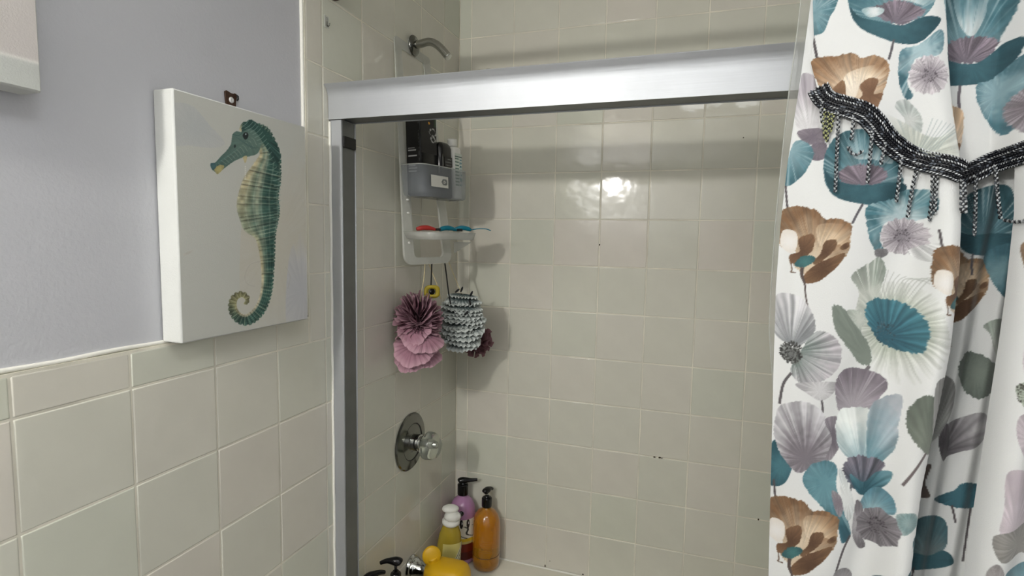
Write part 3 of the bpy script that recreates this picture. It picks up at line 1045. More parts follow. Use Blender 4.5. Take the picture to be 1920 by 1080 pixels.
# more of the same print further along, out of the picture to the right
brown_poppy(p, dx=470, dy=-150)
brown_poppy(p, dx=560, dy=420)
p.daisy((2040, 560), 44, 40, (134, 128, 134), (196, 190, 194), (84, 78, 84), 17, seed=9)
p.petal([(1960, 640), (2040, 620), (2100, 690), (2060, 780), (1980, 760)], (112, 148, 156), TEAL, freq=9, blot=0.35, amp=0.2, seed=75)
p.petal([(2110, 480), (2180, 470), (2220, 560), (2160, 640), (2100, 580)], GGL, GGR, freq=12, amp=0.2, jag=2, seed=76)
p.line([(2040, 780), (2030, 840), (2040, 900)], 5, STEM)

# ---- valance print
vp = Print(1380, -260, 2160, 420, 1.6, WHITE)
p = vp
p.petal(c3([(700, 100), (730, 0), (745, -60), (880, -60), (862, 40), (832, 92), (800, 172), (760, 190), (715, 182)]), (130, 164, 172), TEAL, org=c3([(740, 60)])[0], freq=7, blot=0.4, amp=0.2, seed=4, streak=((214, 222, 224), 0.5))
p.line(c3([(738, 190), (748, 250), (760, 325)]), 5, STEM)
p.petal(c3([(724, 365), (742, 325), (800, 318), (850, 316), (950, 308), (1000, 338), (1060, 325), (1110, 340), (1148, 382), (1140, 445), (1118, 520), (1092, 592), (1040, 640), (900, 600), (800, 520), (752, 450), (735, 410)]), (232, 214, 190), (140, 108, 78), org=c3([(960, 560)])[0], freq=13, amp=0.34, jag=1.8, seed=5, streak=((112, 84, 60), 0.55))
p.petal(c3([(905, 440), (970, 400), (1080, 380), (1130, 400), (1120, 450), (1000, 480), (960, 560), (915, 540)]), (240, 230, 214), (222, 204, 178), org=c3([(960, 560)])[0], amp=0.25, freq=20, fade=0.7, seed=6)
p.petal(c3([(985, 500), (1010, 465), (1060, 452), (1087, 470), (1062, 540), (1112, 538), (1090, 600), (1060, 640), (1000, 600), (960, 590), (1000, 545)]), (112, 82, 60), (136, 104, 78), amp=0.1, jag=1, seed=7)
p.petal(c3([(830, 530), (870, 475), (905, 462), (912, 560), (880, 580)]), (124, 94, 68), (140, 108, 80), amp=0.1, seed=8)
teal_poppy(p, c3([(938, 60), (930, -30), (960, -160), (1150, -220), (1380, -180), (1420, -60), (1390, 40), (1330, 120), (1200, 150), (1060, 140), (960, 110)]),
           c3([(940, 45), (985, 100), (1060, 128), (1150, 150), (1225, 160), (1330, 122), (1428, 128), (1382, 202), (1302, 262), (1205, 262), (1110, 234), (1010, 182), (955, 115)]),
           c3([(1020, 70), (1100, 45), (1170, 22), (1260, 40), (1340, 95), (1290, 130), (1210, 160), (1150, 140)]), c3([(1180, 150)])[0], seed=12,
           light=c3([(1090, -10), (1270, -60), (1390, -40), (1350, 60), (1250, 30), (1170, 20)]))
p.petal(c3([(1000, 65), (1060, 55), (1120, 70), (1100, 100), (1040, 110)]), (226, 232, 232), (160, 186, 190), seed=13)
p.line(c3([(1172, 240), (1160, 295), (1144, 352)]), 4.5, (92, 90, 94))
p.petal(c3([(1200, 345), (1225, 290), (1310, 270), (1420, 190), (1450, 220), (1440, 300), (1400, 335), (1300, 345), (1262, 420), (1250, 480), (1282, 552), (1240, 566), (1204, 480)]), (172, 198, 204), (66, 108, 120), org=c3([(1330, 300)])[0], freq=7, blot=0.5, amp=0.22, jag=1.4, seed=14, streak=((224, 230, 230), 0.5))
p.daisy((1280 + 1365 / 3.0, 440 / 3.0), 38, 38, (140, 134, 140), (206, 200, 204), (86, 80, 86), 17, seed=7)
teal_poppy(p, c3([(1455, 60), (1440, -120), (1560, -220), (1760, -240), (1890, -120), (1880, 40), (1840, 160), (1800, 240), (1640, 300), (1500, 290), (1478, 170)]),
           c3([(1474, 300), (1490, 270), (1540, 300), (1640, 325), (1720, 318), (1800, 260), (1845, 222), (1896, 232), (1872, 332), (1800, 420), (1720, 442), (1600, 452), (1540, 450), (1488, 412)]),
           c3([(1490, 260), (1530, 215), (1600, 180), (1700, 172), (1790, 178), (1822, 200), (1800, 262), (1740, 312), (1620, 322), (1520, 300)]), c3([(1640, 320)])[0], seed=18,
           light=c3([(1580, -60), (1640, -80), (1740, -70), (1760, 20), (1700, 150), (1650, 160), (1600, 60)]))
p.petal(c3([(1712, 445), (1800, 415), (1892, 320), (1960, 330), (1900, 560), (1842, 752), (1788, 680), (1722, 560)]), (140, 172, 180), (70, 112, 124), freq=8, blot=0.45, jag=1.4, seed=19, streak=((218, 226, 226), 0.4))
p.line(c3([(1616, 448), (1608, 520), (1611, 592)]), 6, (104, 98, 104))
p.petal(c3([(1494, 590), (1560, 568), (1632, 600), (1632, 720), (1612, 822), (1560, 912), (1538, 940), (1516, 800)]), (234, 222, 206), (200, 172, 140), org=c3([(1540, 880)])[0], freq=14, amp=0.3, jag=1.2, seed=22)
p.petal(c3([(1508, 730), (1552, 718), (1548, 802), (1614, 786), (1606, 840), (1560, 910), (1538, 938), (1520, 850)]), (116, 86, 64), (142, 110, 84), amp=0.1, seed=23)
p.petal(c3([(1180, 605), (1240, 568), (1312, 640), (1332, 722), (1300, 790), (1230, 760), (1240, 680)]), (206, 210, 206), (164, 174, 170), freq=8, amp=0.2, jag=1.2, seed=24, fade=0.4)
p.petal(c3([(1120, 650), (1240, 700), (1400, 790), (1520, 700), (1530, 900), (1400, 900), (1230, 820), (1130, 720)]), (188, 194, 184), (224, 226, 216), org=c3([(1300, 900)])[0], freq=18, amp=0.22, seed=25, fade=0.8, streak=((150, 166, 166), 0.5))
for k in range(8):
    p.line(c3([(1300 + 14 * k, 860), (1340 + 16 * k, 790), (1380 + 24 * k, 680 + 8 * k)]), 1.4, (156, 172, 174), 0.6)
p.petal(c3([(1832, 640), (1860, 540), (1930, 500), (1990, 560), (1980, 720), (1880, 760)]), (120, 112, 118), (168, 162, 168), freq=16, amp=0.3, jag=2, seed=26)

cur = empty('shower_curtain', (1.2, YC, 0.45), 'white shower curtain with a teal, brown and grey poppy print, gathered at the right', 'curtain')
CO = np.array([1.2, YC, 0.45])
ALB = 0.635 / float(s2l(233))


def edge_x(z, dx=0.0, line=E_LINE):
    """x of the curtain's left edge at height z (on the reference plane)"""
    zz = np.atleast_1d(np.asarray(z, float))
    x = np.full_like(zz, 1.0)
    for _ in range(6):
        X, Y = flat_xy(x, zz)
        X2, _y = flat_xy(x + 0.01, zz)
        E = np.interp(Y, line[:, 0], line[:, 1]) + dx
        x = x + (E - X) / ((X2 - X) / 0.01)
    return x


zs = np.concatenate([np.arange(0.46, 0.90, 0.005), np.arange(0.90, 2.112, 0.00122)])
u = np.linspace(0, 1, 460)
x0 = edge_x(zs)
Xg = x0[:, None] * (1 - u)[None, :] + 1.50 * u[None, :]
Zg = np.repeat(zs[:, None], len(u), 1)
Yg = curtain_y(Xg, Zg)
fx, fy = flat_xy(Xg, Zg)
fw = fold_w(fx, fy) * (0.35 + 0.65 * sm((fy - 60) / 500)) * 0.106
rgb = s2l(np.clip(pr.sample(fx + (1300 - fx) * fw, fy + (445 - fy) * fw), 0, 255)) * ALB
grid_mesh('panel', np.stack([Xg, Yg, Zg], -1) - CO, ATTRC, cur, rgb)
# second panel, lapping over the fold
u = np.linspace(0, 1, 210) ** 1.3
x0 = edge_x(zs, 0.0, L_LINE)
Xg = x0[:, None] * (1 - u)[None, :] + 1.52 * u[None, :]
Zg = np.repeat(zs[:, None], len(u), 1)
Yg = second_y(Xg, Zg)
fx, fy = flat_xy(Xg, Zg)
rgb = s2l(np.clip(pr2.sample(fx, fy), 0, 255)) * ALB
grid_mesh('panel', np.stack([Xg, Yg, Zg], -1) - CO, ATTRC, cur, rgb)

# valance: the layer that hangs over the panel, down to the braid
BRAID1 = spline([(1533, 166), (1543, 184), (1558, 195), (1580, 203), (1613, 216), (1634, 236), (1655, 262), (1682, 283), (1714, 300), (1748, 313), (1789, 327)], 8)
BRAID2 = spline([(1793, 340), (1812, 330), (1834, 322), (1873, 303), (1912, 287), (1950, 268), (2010, 232)], 8)
BL = np.concatenate([BRAID1, BRAID2])
VE = np.array([(-300, 1565), (0, 1526), (65, 1528), (115, 1522), (166, 1533), (400, 1540)], float)


def valance_y(x, z):
    X, Y = flat_xy(x, z)
    L = np.interp(Y, L_LINE[:, 0], L_LINE[:, 1])
    y = np.minimum(curtain_y(x, z) - 0.006, YC - 0.006 + 0.035)
    k = sm((X - L + 34) / 34.0)
    return y * (1 - k) + (second_y(x, z) - 0.022) * k


zs = np.arange(1.62, 2.112, 0.00122)
x0 = edge_x(zs, 0.0, VE)
u = np.linspace(0, 1, 460)
Xg = x0[:, None] * (1 - u)[None, :] + 1.50 * u[None, :]
Zg = np.repeat(zs[:, None], len(u), 1)
Yg = valance_y(Xg, Zg)
fx, fy = flat_xy(Xg, Zg)
rgb = s2l(np.clip(vp.sample(fx, fy), 0, 255)) * ALB
low = np.interp(fx, BL[:, 0], BL[:, 1])
ok = fy < low + 3
keep = ok[:-1, :-1] & ok[1:, 1:] & ok[:-1, 1:] & ok[1:, :-1]
val = grid_mesh('valance', np.stack([Xg, Yg, Zg], -1) - CO, ATTRC, cur, rgb, keep)

SILV = s2l((206, 210, 212))
INK = s2l((16, 18, 24))
GRYT = s2l((92, 98, 106))


def cloth_pt(X, Y, off):
    """point on the cloth at print position X,Y, lifted by off"""
    q = on(1, YC, X, Y)
    y = float(valance_y(np.array([q[0]]), np.array([q[2]]))[0])
    return np.array([q[0], y - off, q[2]])


def stitch(mb, c, d, L, r, col):
    """one glossy stitch of thread: a stubby spindle"""
    d = np.array(d, float)
    d /= np.linalg.norm(d)
    a = np.cross(d, (0, 1, 0))
    a /= np.linalg.norm(a) + 1e-9
    b = np.cross(d, a)
    V = [c - d * L / 2]
    for k in range(5):
        t = 2 * PI * k / 5
        V.append(c + r * (math.cos(t) * a + math.sin(t) * b))
    V.append(c + d * L / 2)
    F = []
    for k in range(5):
        k2 = (k + 1) % 5
        F += [(0, 1 + k2, 1 + k), (6, 1 + k, 1 + k2)]
    mb.add(V, F, col)


RS = random.Random(9)


def braid(path, name):
    mb = MB()
    P = np.array([cloth_pt(x, y, 0.004) for x, y in path])
    seg = np.linalg.norm(np.diff(P, axis=0), axis=1)
    S = np.concatenate([[0], np.cumsum(seg)])
    T = np.gradient(P, axis=0)
    T /= np.linalg.norm(T, axis=1)[:, None]
    n = int(S[-1] / 0.0041)
    rows = [(-0.0128, 0), (-0.0092, 1), (-0.0052, 0), (-0.0012, 1), (0.0030, 1), (0.0068, 0), (0.0104, 1), (0.0138, 0)]
    base = []
    for i in range(n + 1):
        s = S[-1] * i / n
        c = np.array([np.interp(s, S, P[:, k]) for k in range(3)])
        t = np.array([np.interp(s, S, T[:, k]) for k in range(3)])
        up = np.cross((0, 1, 0), t)
        up /= np.linalg.norm(up)
        if up[2] < 0:
            up = -up
        base.append((c, t, up))
        for rr, dark in rows:
            sg = 1 if rr < 0 else -1
            jt = RS.uniform(-0.0004, 0.0004)
            if dark:
                stitch(mb, c + up * (rr + jt), t * 0.9 + sg * up * 0.35, 0.0064, 0.0017, INK if RS.random() > 0.2 else GRYT)
            else:
                col = SILV * RS.uniform(0.45, 1.1) if RS.random() > 0.2 else GRYT * 0.7
                stitch(mb, c + up * (rr + jt) + np.array([0, -0.0012, 0]), t * 0.85 + sg * up * 0.6, 0.0056, 0.00125, col)
                stitch(mb, c + up * (rr + jt) + t * 0.002 + np.array([0, -0.0002, 0]), t * 0.85 + sg * up * 0.6, 0.0056, 0.0015, INK)
    # the dark tape underneath
    for i in range(n):
        (c, t, up), (c2, t2, up2) = base[i], base[i + 1]
        f = np.array([0, 0.0010, 0])
        mb.add([c + up * -0.0148 + f, c + up * 0.0148 + f, c2 + up2 * 0.0148 + f, c2 + up2 * -0.0148 + f], [(0, 1, 2, 3)], INK)
    o = mb.build(name, ATTRB, val, shift=CO)
    return o


braid(BRAID1, 'braid_trim')
braid(BRAID2, 'braid_trim')


def tassel(pts, yellow=False, w=1.0):
    mb = MB()
    P = np.array([cloth_pt(x, y, 0.004) for x, y in pts])
    P = spline(P, 10)
    seg = np.linalg.norm(np.diff(P, axis=0), axis=1)
    S = np.concatenate([[0], np.cumsum(seg)])
    n = max(4, int(S[-1] / 0.0034))
    light = s2l((196, 200, 140)) if yellow else SILV
    for i in range(n):
        s = S[-1] * (i + 0.5) / n
        c = np.array([np.interp(s, S, P[:, k]) for k in range(3)])
        sg = 1 if i % 2 else -1
        d = np.array([0.55 * sg, 0, 1.0])
        stitch(mb, c + np.array([0.0010 * sg * w, -0.001, 0]), d, 0.0058, 0.0014 * w, light * (0.6 if yellow else RS.uniform(0.3, 0.8)))
        stitch(mb, c + np.array([-0.0012 * sg * w, 0.0006, 0]), -d * np.array([-1, 1, 1]), 0.0062, 0.0016 * w, INK if RS.random() > 0.3 else GRYT * 0.6)
    o = mb.build('tassel', ATTRB, val, shift=CO)
    if yellow:
        o['label'] = 'tassel with glittering yellow-green threads'
    return o


for pts, ye in (([(1546, 205), (1543, 235), (1545, 262)], True), ([(1553, 210), (1550, 240), (1548, 268)], True), ([(1540, 188), (1539, 210), (1541, 232)], False),
                ([(1570, 212), (1566, 285), (1562, 362)], False), ([(1596, 220), (1594, 245), (1591, 266)], False), ([(1560, 214), (1557, 236), (1554, 250)], True),
                ([(1630, 240), (1625, 295), (1620, 346)], False), ([(1654, 270), (1649, 295), (1645, 312)], False), ([(1585, 278), (1591, 290), (1601, 293), (1612, 286)], False),
                ([(1686, 292), (1682, 340), (1677, 380)], False), ([(1716, 308), (1706, 360), (1699, 408)], False), ([(1738, 318), (1736, 370), (1731, 416)], False),
                ([(1744, 318), (1741, 360), (1738, 404)], False), ([(1806, 352), (1804, 420), (1801, 466)], False), ([(1795, 345), (1796, 370), (1794, 396)], False),
                ([(1786, 340), (1784, 370), (1782, 398)], False), ([(1846, 325), (1845, 390), (1843, 442)], False), ([(1880, 305), (1882, 360), (1884, 410)], False),
                ([(1886, 412), (1898, 417), (1910, 412)], False), ([(1913, 292), (1912, 360), (1909, 412)], False)):
    tassel(pts, ye)
# braid hanging down in the fold
tassel([(1800, 338), (1801, 370), (1800, 398)], False, 1.6)
tassel([(1790, 345), (1789, 375), (1788, 402)], False, 1.6)

# clear liner behind the curtain
LE = np.array([(-300, 1530), (0, 1499), (150, 1480), (270, 1468), (420, 1454), (540, 1446), (640, 1441), (760, 1448), (1080, 1460), (1500, 1470)], float)
zs = np.linspace(0.47, 2.112, 150)
x0 = edge_x(zs, 0.0, LE)
x0 = x0 + (x0 - CAM[0]) * ((-0.7430 - CAM[1]) / (YC - CAM[1]) - 1)
u = np.linspace(0, 1, 40)
Xg = x0[:, None] * (1 - u) + 1.48 * u
Zg = np.repeat(zs[:, None], 40, 1)
Yg = -0.7425 + 0.0022 * np.sin(Xg * 90 + 3 * Zg) + 0.001 * np.sin(Zg * 25)
lin = empty('curtain_liner', (1.2, -0.7425, 0.47), 'thin see-through plastic liner showing as a pale strip left of the flowered curtain', 'curtain liner')
grid_mesh('sheet', np.stack([Xg, Yg, Zg], -1) - np.array([1.2, -0.7425, 0.47]), LINER, lin)
V, F = tube([(x0[i] - 1.2, -0.7425 + 0.7425 + 0.0022 * math.sin(x0[i] * 90 + 3 * zs[i]), zs[i] - 0.47) for i in range(150)], 0.0011, 6)
mesh('hem', V, F, MILKY, lin)

# ================================================================== SEAHORSE CANVAS
PX = -0.0072
T = 0.036
cv = empty('seahorse_canvas', (PX, -0.992, 1.386), 'white canvas with a teal seahorse print, standing on the tile ledge', 'picture')
CVO = np.array([PX, -0.992, 1.386])
y0c, y1c, z0c, z1c = -1.1425, -0.8415, 1.3892, 1.7905
mb = MB()
mb.box((PX + 0.0015, y0c, z0c), (T, y1c, z1c))
o = mb.build('stretched_canvas', CANVASW, cv, smooth=False, shift=CVO)
bevel(o, 0.003, 2)
S0 = 2.1176


def sc_(pts):
    return np.array([(280 + x / S0, 150 + y / S0) for x, y in pts])


sp = Print(300, 140, 600, 670, 2.0, (190, 191, 183))
p = sp
# soft washes of the background
p.petal([(480, 300), (580, 250), (590, 640), (470, 640), (450, 480)], (192, 187, 172), (194, 192, 182), amp=0.02, blot=0.25, alpha=0.7, fade=0.9)
p.petal([(545, 470), (590, 440), (595, 640), (540, 630)], (182, 184, 190), (190, 190, 190), amp=0.05, alpha=0.8, fade=0.9)
p.petal(sc_([(96, 110), (120, 90), (180, 110), (240, 180), (300, 250), (250, 270), (160, 260), (100, 250)]), (176, 180, 180), (184, 186, 184), amp=0.02, blot=0.06, alpha=0.75)
p.petal(sc_([(135, 692), (160, 680), (172, 678), (160, 690), (140, 697)]), (176, 172, 160), (190, 186, 176), alpha=0.6)
for arc in ([(445, 720), (400, 735), (380, 780), (390, 810), (420, 820)], [(540, 740), (560, 780), (550, 830)]):
    p.line(sc_(arc), 0.8, (172, 168, 160), 0.7)
# seahorse: spine with half-widths (towards belly, towards back)
SPN = [(402, 200, 30, 36), (430, 228, 38, 52), (456, 262, 28, 46), (464, 300, 26, 54), (452, 345, 40, 70), (440, 395, 62, 78), (432, 445, 74, 78), (428, 500, 80, 84), (432, 545, 72, 82), (440, 585, 62, 68), (448, 620, 30, 52),
       (456, 660, 24, 40), (462, 710, 21, 32), (466, 770, 20, 24), (464, 820, 19, 22), (456, 865, 19, 20), (440, 905, 20, 20), (415, 935, 20, 20), (385, 952, 20, 18), (355, 944, 20, 16), (336, 918, 16, 15), (332, 888, 14, 13), (342, 864, 11, 11), (362, 853, 9, 9), (380, 858, 8, 8), (388, 872, 6, 7), (384, 880, 3, 4)]
A_ = np.array(SPN, float)
D = spline(A_, 10)
Pp = sc_(D[:, :2])
Tg = np.gradient(Pp, axis=0)
Tg /= np.linalg.norm(Tg, axis=1)[:, None]
Nn = np.stack([-Tg[:, 1], Tg[:, 0]], 1)          # left of the way down = towards the back (right) is -Nn
arc_len = np.concatenate([[0], np.cumsum(np.linalg.norm(np.diff(Pp, axis=0), axis=1))])
XX, YY = sp.grid(0, sp.h, 0, sp.w)
best = np.full(XX.shape, 1e9)
ti = np.zeros(XX.shape, int)
for i in range(len(Pp)):
    d2 = (XX - Pp[i, 0]) ** 2 + (YY - Pp[i, 1]) ** 2
    k = d2 < best
    best[k] = d2[k]
    ti[k] = i
w = (XX - Pp[ti, 0]) * Nn[ti, 0] + (YY - Pp[ti, 1]) * Nn[ti, 1]
al = arc_len[ti]
ring = (al / 6.6)
ripple = 1.3 * np.abs(np.sin(PI * ring))
tl = arc_len / arc_len[-1]
bel, bac = D[ti, 2] / S0, D[ti, 3] / S0
wn = np.where(w > 0, w / (bel + 0.01), w / (bac + 0.01))       # + belly, - back
edge_n = np.where(w > 0, bel + ripple * 0.5 - w, bac + ripple * 2.4 + w)
inside = np.clip(edge_n * 1.5 + 0.5, 0, 1) * (np.sqrt(best) < np.maximum(bel, bac) + 4)
ends = (ti > 0) | (YY > Pp[0, 1] - 16)
inside = inside * ends
tf = ti / len(Pp)
backc = np.array((38, 74, 68), float)
midc = np.array((92, 118, 104), float)
bellc = np.array((204, 188, 148), float)
tailc = np.array((168, 164, 116), float)
m1 = sm((wn + 0.55) / 0.75)[..., None]
m2 = sm((wn - 0.05) / 0.75)[..., None]
C = backc * (1 - m1) + midc * m1
C = C * (1 - m2 * 0.85) + bellc * m2 * 0.85
stp = np.exp(-((wn - 0.02) / 0.16) ** 2)[..., None] * (sm((tf - 0.05) / 0.05) * (1 - sm((tf - 0.36) / 0.1)))[..., None]
C = C * (1 - 0.7 * stp) + np.array((196, 192, 164), float) * 0.7 * stp
tb = (sm((tf - 0.46) / 0.12) * (1 - sm((tf - 0.70) / 0.1)))[..., None]
Cb = np.array((48, 86, 78), float) * (1 - sm((wn - 0.3) / 0.5)[..., None]) + np.array((190, 182, 156), float) * sm((wn - 0.3) / 0.5)[..., None]
C = C * (1 - tb) + Cb * tb
tt = sm((tf - 0.70) / 0.14)[..., None]
C = C * (1 - tt) + (tailc * (0.75 + 0.3 * (wn * 0.5 + 0.5))[..., None]) * tt
# belly of the trunk is teal again low down
tr_ = (np.exp(-((tf - 0.33) / 0.07) ** 2))[..., None]
C = C * (1 - 0.45 * tr_) + np.array((80, 112, 102), float) * 0.45 * tr_
rl = np.clip(1 - np.abs((ring % 1.0) - 0.5) * 5.0, 0, 1)[..., None]
C = C * (1 - 0.50 * rl) + np.array((186, 190, 164), float) * 0.50 * rl
dkr = np.clip(1 - np.abs(((ring + 0.62) % 1.0) - 0.5) * 7.0, 0, 1)[..., None]
C = C * (1 - 0.35 * dkr)
lng = np.clip(1 - np.abs(((wn * 2.6) % 1.0) - 0.5) * 6.0, 0, 1)[..., None]
C = C * (1 - 0.26 * lng) + np.array((196, 198, 180), float) * 0.26 * lng
cell = (((ring + 0.5) % 1.0) > 0.2) & (((wn * 2.6 + 0.5) % 1.0) > 0.25)
C = C * np.where(cell & (tf > 0.70), 0.80, 1.0)[..., None]
C = C * (0.84 + 0.34 * sp.b2)[..., None]
sp.img = sp.img * (1 - inside[..., None]) + np.clip(C, 0, 255) * inside[..., None]
# soft cast edge printed beside the body, then fins, head, snout, eye
p.petal(sc_([(332, 215), (346, 204), (366, 206), (372, 178), (386, 166), (402, 158), (425, 172), (440, 200), (446, 240), (440, 275), (425, 296), (395, 304), (360, 312), (320, 335), (285, 362), (272, 374), (262, 366), (250, 356), (243, 340), (246, 330), (262, 328), (285, 303), (308, 280), (324, 256), (328, 232)]),
        (96, 120, 110), (70, 98, 92), org=sc_([(400, 240)])[0], freq=16, amp=0.2, jag=0.6, blot=0.2, seed=3)
for k in range(13):
    a0 = np.array((262 + 12 * k, 338 - 9 * k + 2 * (k % 2)))
    p.line(sc_([a0, a0 + (9, 6), a0 + (20, 12 + 1.4 * k)]), 0.8, (170, 182, 168), 0.55)
for k in range(9):
    p.line(sc_([(340 + 8 * k, 225 + 3 * k), (372 + 6 * k, 248 + 3 * k), (408 + 3 * k, 275 - 1 * k)]), 0.8, (58, 88, 88), 0.4)
p.petal(sc_([(370, 205), (372, 178), (388, 166), (403, 158), (428, 172), (462, 200), (492, 232), (512, 268), (523, 312), (500, 330), (478, 290), (452, 250), (420, 205), (395, 195)]), (48, 84, 76), (30, 62, 58), freq=20, amp=0.3, jag=1.4, seed=4, streak=((150, 172, 164), 0.5))
for k in range(17):
    t = k / 16.0
    b = np.array((395 + 130 * t ** 0.72, 162 + 250 * t ** 1.5))
    p.line(sc_([b, b + (-16 + 4 * t, 18 - 10 * t), b + (-34 + 4 * t, 30 - 22 * t)]), 1.2, (148, 172, 162), 0.6)
p.petal(sc_([(258, 352), (280, 338), (298, 342), (290, 358), (272, 374), (263, 366)]), (176, 166, 112), (150, 142, 96), amp=0.2, seed=6)
p.petal(sc_([(243, 335), (258, 330), (266, 344), (256, 357), (247, 352)]), (72, 108, 110), (60, 92, 96), seed=7)
p.petal(sc_([(371, 222), (377, 210), (387, 208), (394, 218), (390, 232), (380, 237)]), (18, 26, 28), (30, 40, 40), amp=0)
p.petal(sc_([(381, 214), (385, 213), (386, 218), (382, 219)]), (190, 200, 200), (190, 200, 200), amp=0)
p.petal(sc_([(336, 262), (341, 256), (344, 264), (339, 271)]), (30, 44, 46), (40, 56, 56), amp=0)
p.line(sc_([(330, 216), (352, 222), (366, 214), (374, 206)]), 1.2, (52, 84, 86), 0.7)
p.petal(sc_([(372, 306), (388, 302), (386, 322), (380, 330), (375, 318)]), (196, 184, 140), (180, 170, 130), amp=0.1)
for k in range(7):
    q = np.array((382, 345 + 8 * k))
    p.petal(sc_([q + (-2, -2), q + (2, -2), q + (2, 2), q + (-2, 2)]), (226, 224, 214), (226, 224, 214), amp=0, alpha=0.8)
for k in range(9):
    p.line(sc_([(492 + 3 * k % 7, 400 + 22 * k), (508, 398 + 22 * k), (523 - 2 * (k > 5) * (k - 5) * 3, 390 + 22 * k)]), 1.3, (140, 166, 158), 0.6)
ny, nz = 300, 400
yy = np.linspace(y0c + 0.0025, y1c - 0.0025, ny)
zz = np.linspace(z0c + 0.0025, z1c - 0.0025, nz)
Yg, Zg = np.meshgrid(yy, zz)
Pg = np.stack([np.full_like(Yg, T + 0.0004), Yg, Zg], -1)
q = proj(Pg)
rgb = s2l(np.clip(sp.sample(q[..., 0], q[..., 1]), 0, 255)) * 1.06
grid_mesh('print', Pg - CVO, ATTRP, cv, rgb)

# second canvas at the top left
cv2 = empty('pale_canvas', (PX, -1.47, 1.737), 'pale blank-looking canvas hung high at the left edge of the picture', 'picture')
C2 = np.array([PX, -1.47, 1.737])
mb = MB()
mb.box((PX + 0.0015, -1.622, 1.737), (0.033, -1.3195, 2.137))
bevel(mb.build('stretched_canvas', CANVASW, cv2, smooth=False, shift=C2), 0.003, 2)
ny, nz = 90, 120
Yg, Zg = np.meshgrid(np.linspace(-1.6195, -1.322, ny), np.linspace(1.7395, 2.1345, nz))
b = vnoise((nz, ny), 18, 8)
bb = sm((Zg - 1.770 - 0.004 * b) / 0.003)[..., None]
ln = np.exp(-((Zg - 1.7725) / 0.0022) ** 2)[..., None]
cc = np.array((206, 209, 203)) * (1 - bb) + np.array((216, 210, 205)) * bb
cc = cc * (0.93 + 0.06 * b)[..., None] * (1 - ln) + np.array((226, 224, 218)) * ln
grid_mesh('print', np.stack([np.full_like(Yg, 0.0334), Yg, Zg], -1) - C2, ATTRP, cv2, s2l(np.clip(cc, 0, 255)) * 0.98)
mb = MB()
mb.box((PX + 0.004, -1.425, 1.7305), (0.014, -1.372, 1.7372))
bevel(mb.build('hanger_clip', BROWNM, cv2, smooth=False, shift=C2), 0.001, 1)
mb = MB()
mb.box((PX + 0.006, -1.405, 1.727), (0.012, -1.392, 1.7304))
bevel(mb.build('hanger_clip', BLACKM, cv2, smooth=False, shift=C2), 0.001, 1)

# bracket over the seahorse canvas
br = empty('wall_bracket', (-0.0078, -0.990, 1.812), 'small brown metal bracket with a white screw on the grey wall above the seahorse canvas', 'bracket')
poly = [(-0.0135, 0.0115), (-0.0095, 0.0140), (0.001, 0.0112), (0.0065, 0.0115), (0.0085, 0.0130), (0.0128, 0.0125), (0.0140, 0.0060), (0.0115, 0.0010), (0.0108, -0.0150), (-0.0110, -0.0150), (-0.0130, 0.0020)]
V, F = prism(poly, 0.0004, 0.0034, lambda a, b_, h: (h, a, b_))
bevel(mesh('plate', V, F, BROWNM, br, smooth=False), 0.0006, 1)
V, F = lathe([(0.0055, 0.0036), (0.0055, 0.0046), (0.0040, 0.0058), (0.0014, 0.0060), (0.0013, 0.0050)], 18, 'x', (0, -0.0005, -0.0015))
mesh('screw', V, F, SCREW, br)
V, F = tube([(0.0045, 0.0108, 0.010), (0.0070, 0.0118, 0.008), (0.0072, 0.0120, 0.003), (0.0050, 0.0110, 0.000)], 0.0016, 8)
mesh('clip', V, F, BLACKM, br)

# clear adhesive hook on the tile
hk = empty('adhesive_hook', (0.0004, -0.7236, 2.046), 'tiny clear adhesive hook stuck on the tile above the header end', 'hook')
mb = MB()
mb.box((0.0004, -0.0085, -0.013), (0.0022, 0.0075, 0.013))
bevel(mb.build('pad', MILKYS, hk, smooth=False), 0.0006, 1)
V, F = tube(spline([(0.0028, -0.001, 0.009), (0.0030, 0.0, 0.0), (0.0040, -0.001, -0.009), (0.0085, -0.001, -0.010), (0.0100, -0.001, -0.004)], 5), 0.0014, 8)
mesh('hook', V, F, CHROMES, hk)

# ================================================================== SHOWER FITTINGS
arm = empty('shower_outlet', (0.0, -0.335, 2.122), 'bent chrome shower arm without a head, high on the left shower wall', 'shower arm')
V, F = lathe([(0.0285, 0.0060), (0.0290, 0.008), (0.026, 0.012), (0.017, 0.016), (0.0125, 0.0168)], 28, 'x')
mesh('flange', V, F, CHROMES, arm)
path = spline([(0.008, 0, 0.001), (0.030, 0.0, 0.003), (0.055, 0.0, 0.006), (0.076, 0.0, -0.001), (0.095, 0.0, -0.016), (0.118, 0.0, -0.042)], 7)
V, F = tube(path, 0.0112, 18, caps=False)
mesh('pipe', V, F, ARMC, arm)
d = path[-1] - path[-3]
d /= np.linalg.norm(d)
V, F = tube([path[-1] - d * 0.004, path[-1] + d * 0.0005, path[-1] + d * 0.0012], [0.0113, 0.0113, 0.0094], 18)
mesh('thread_end', V, F, CHROME, arm)

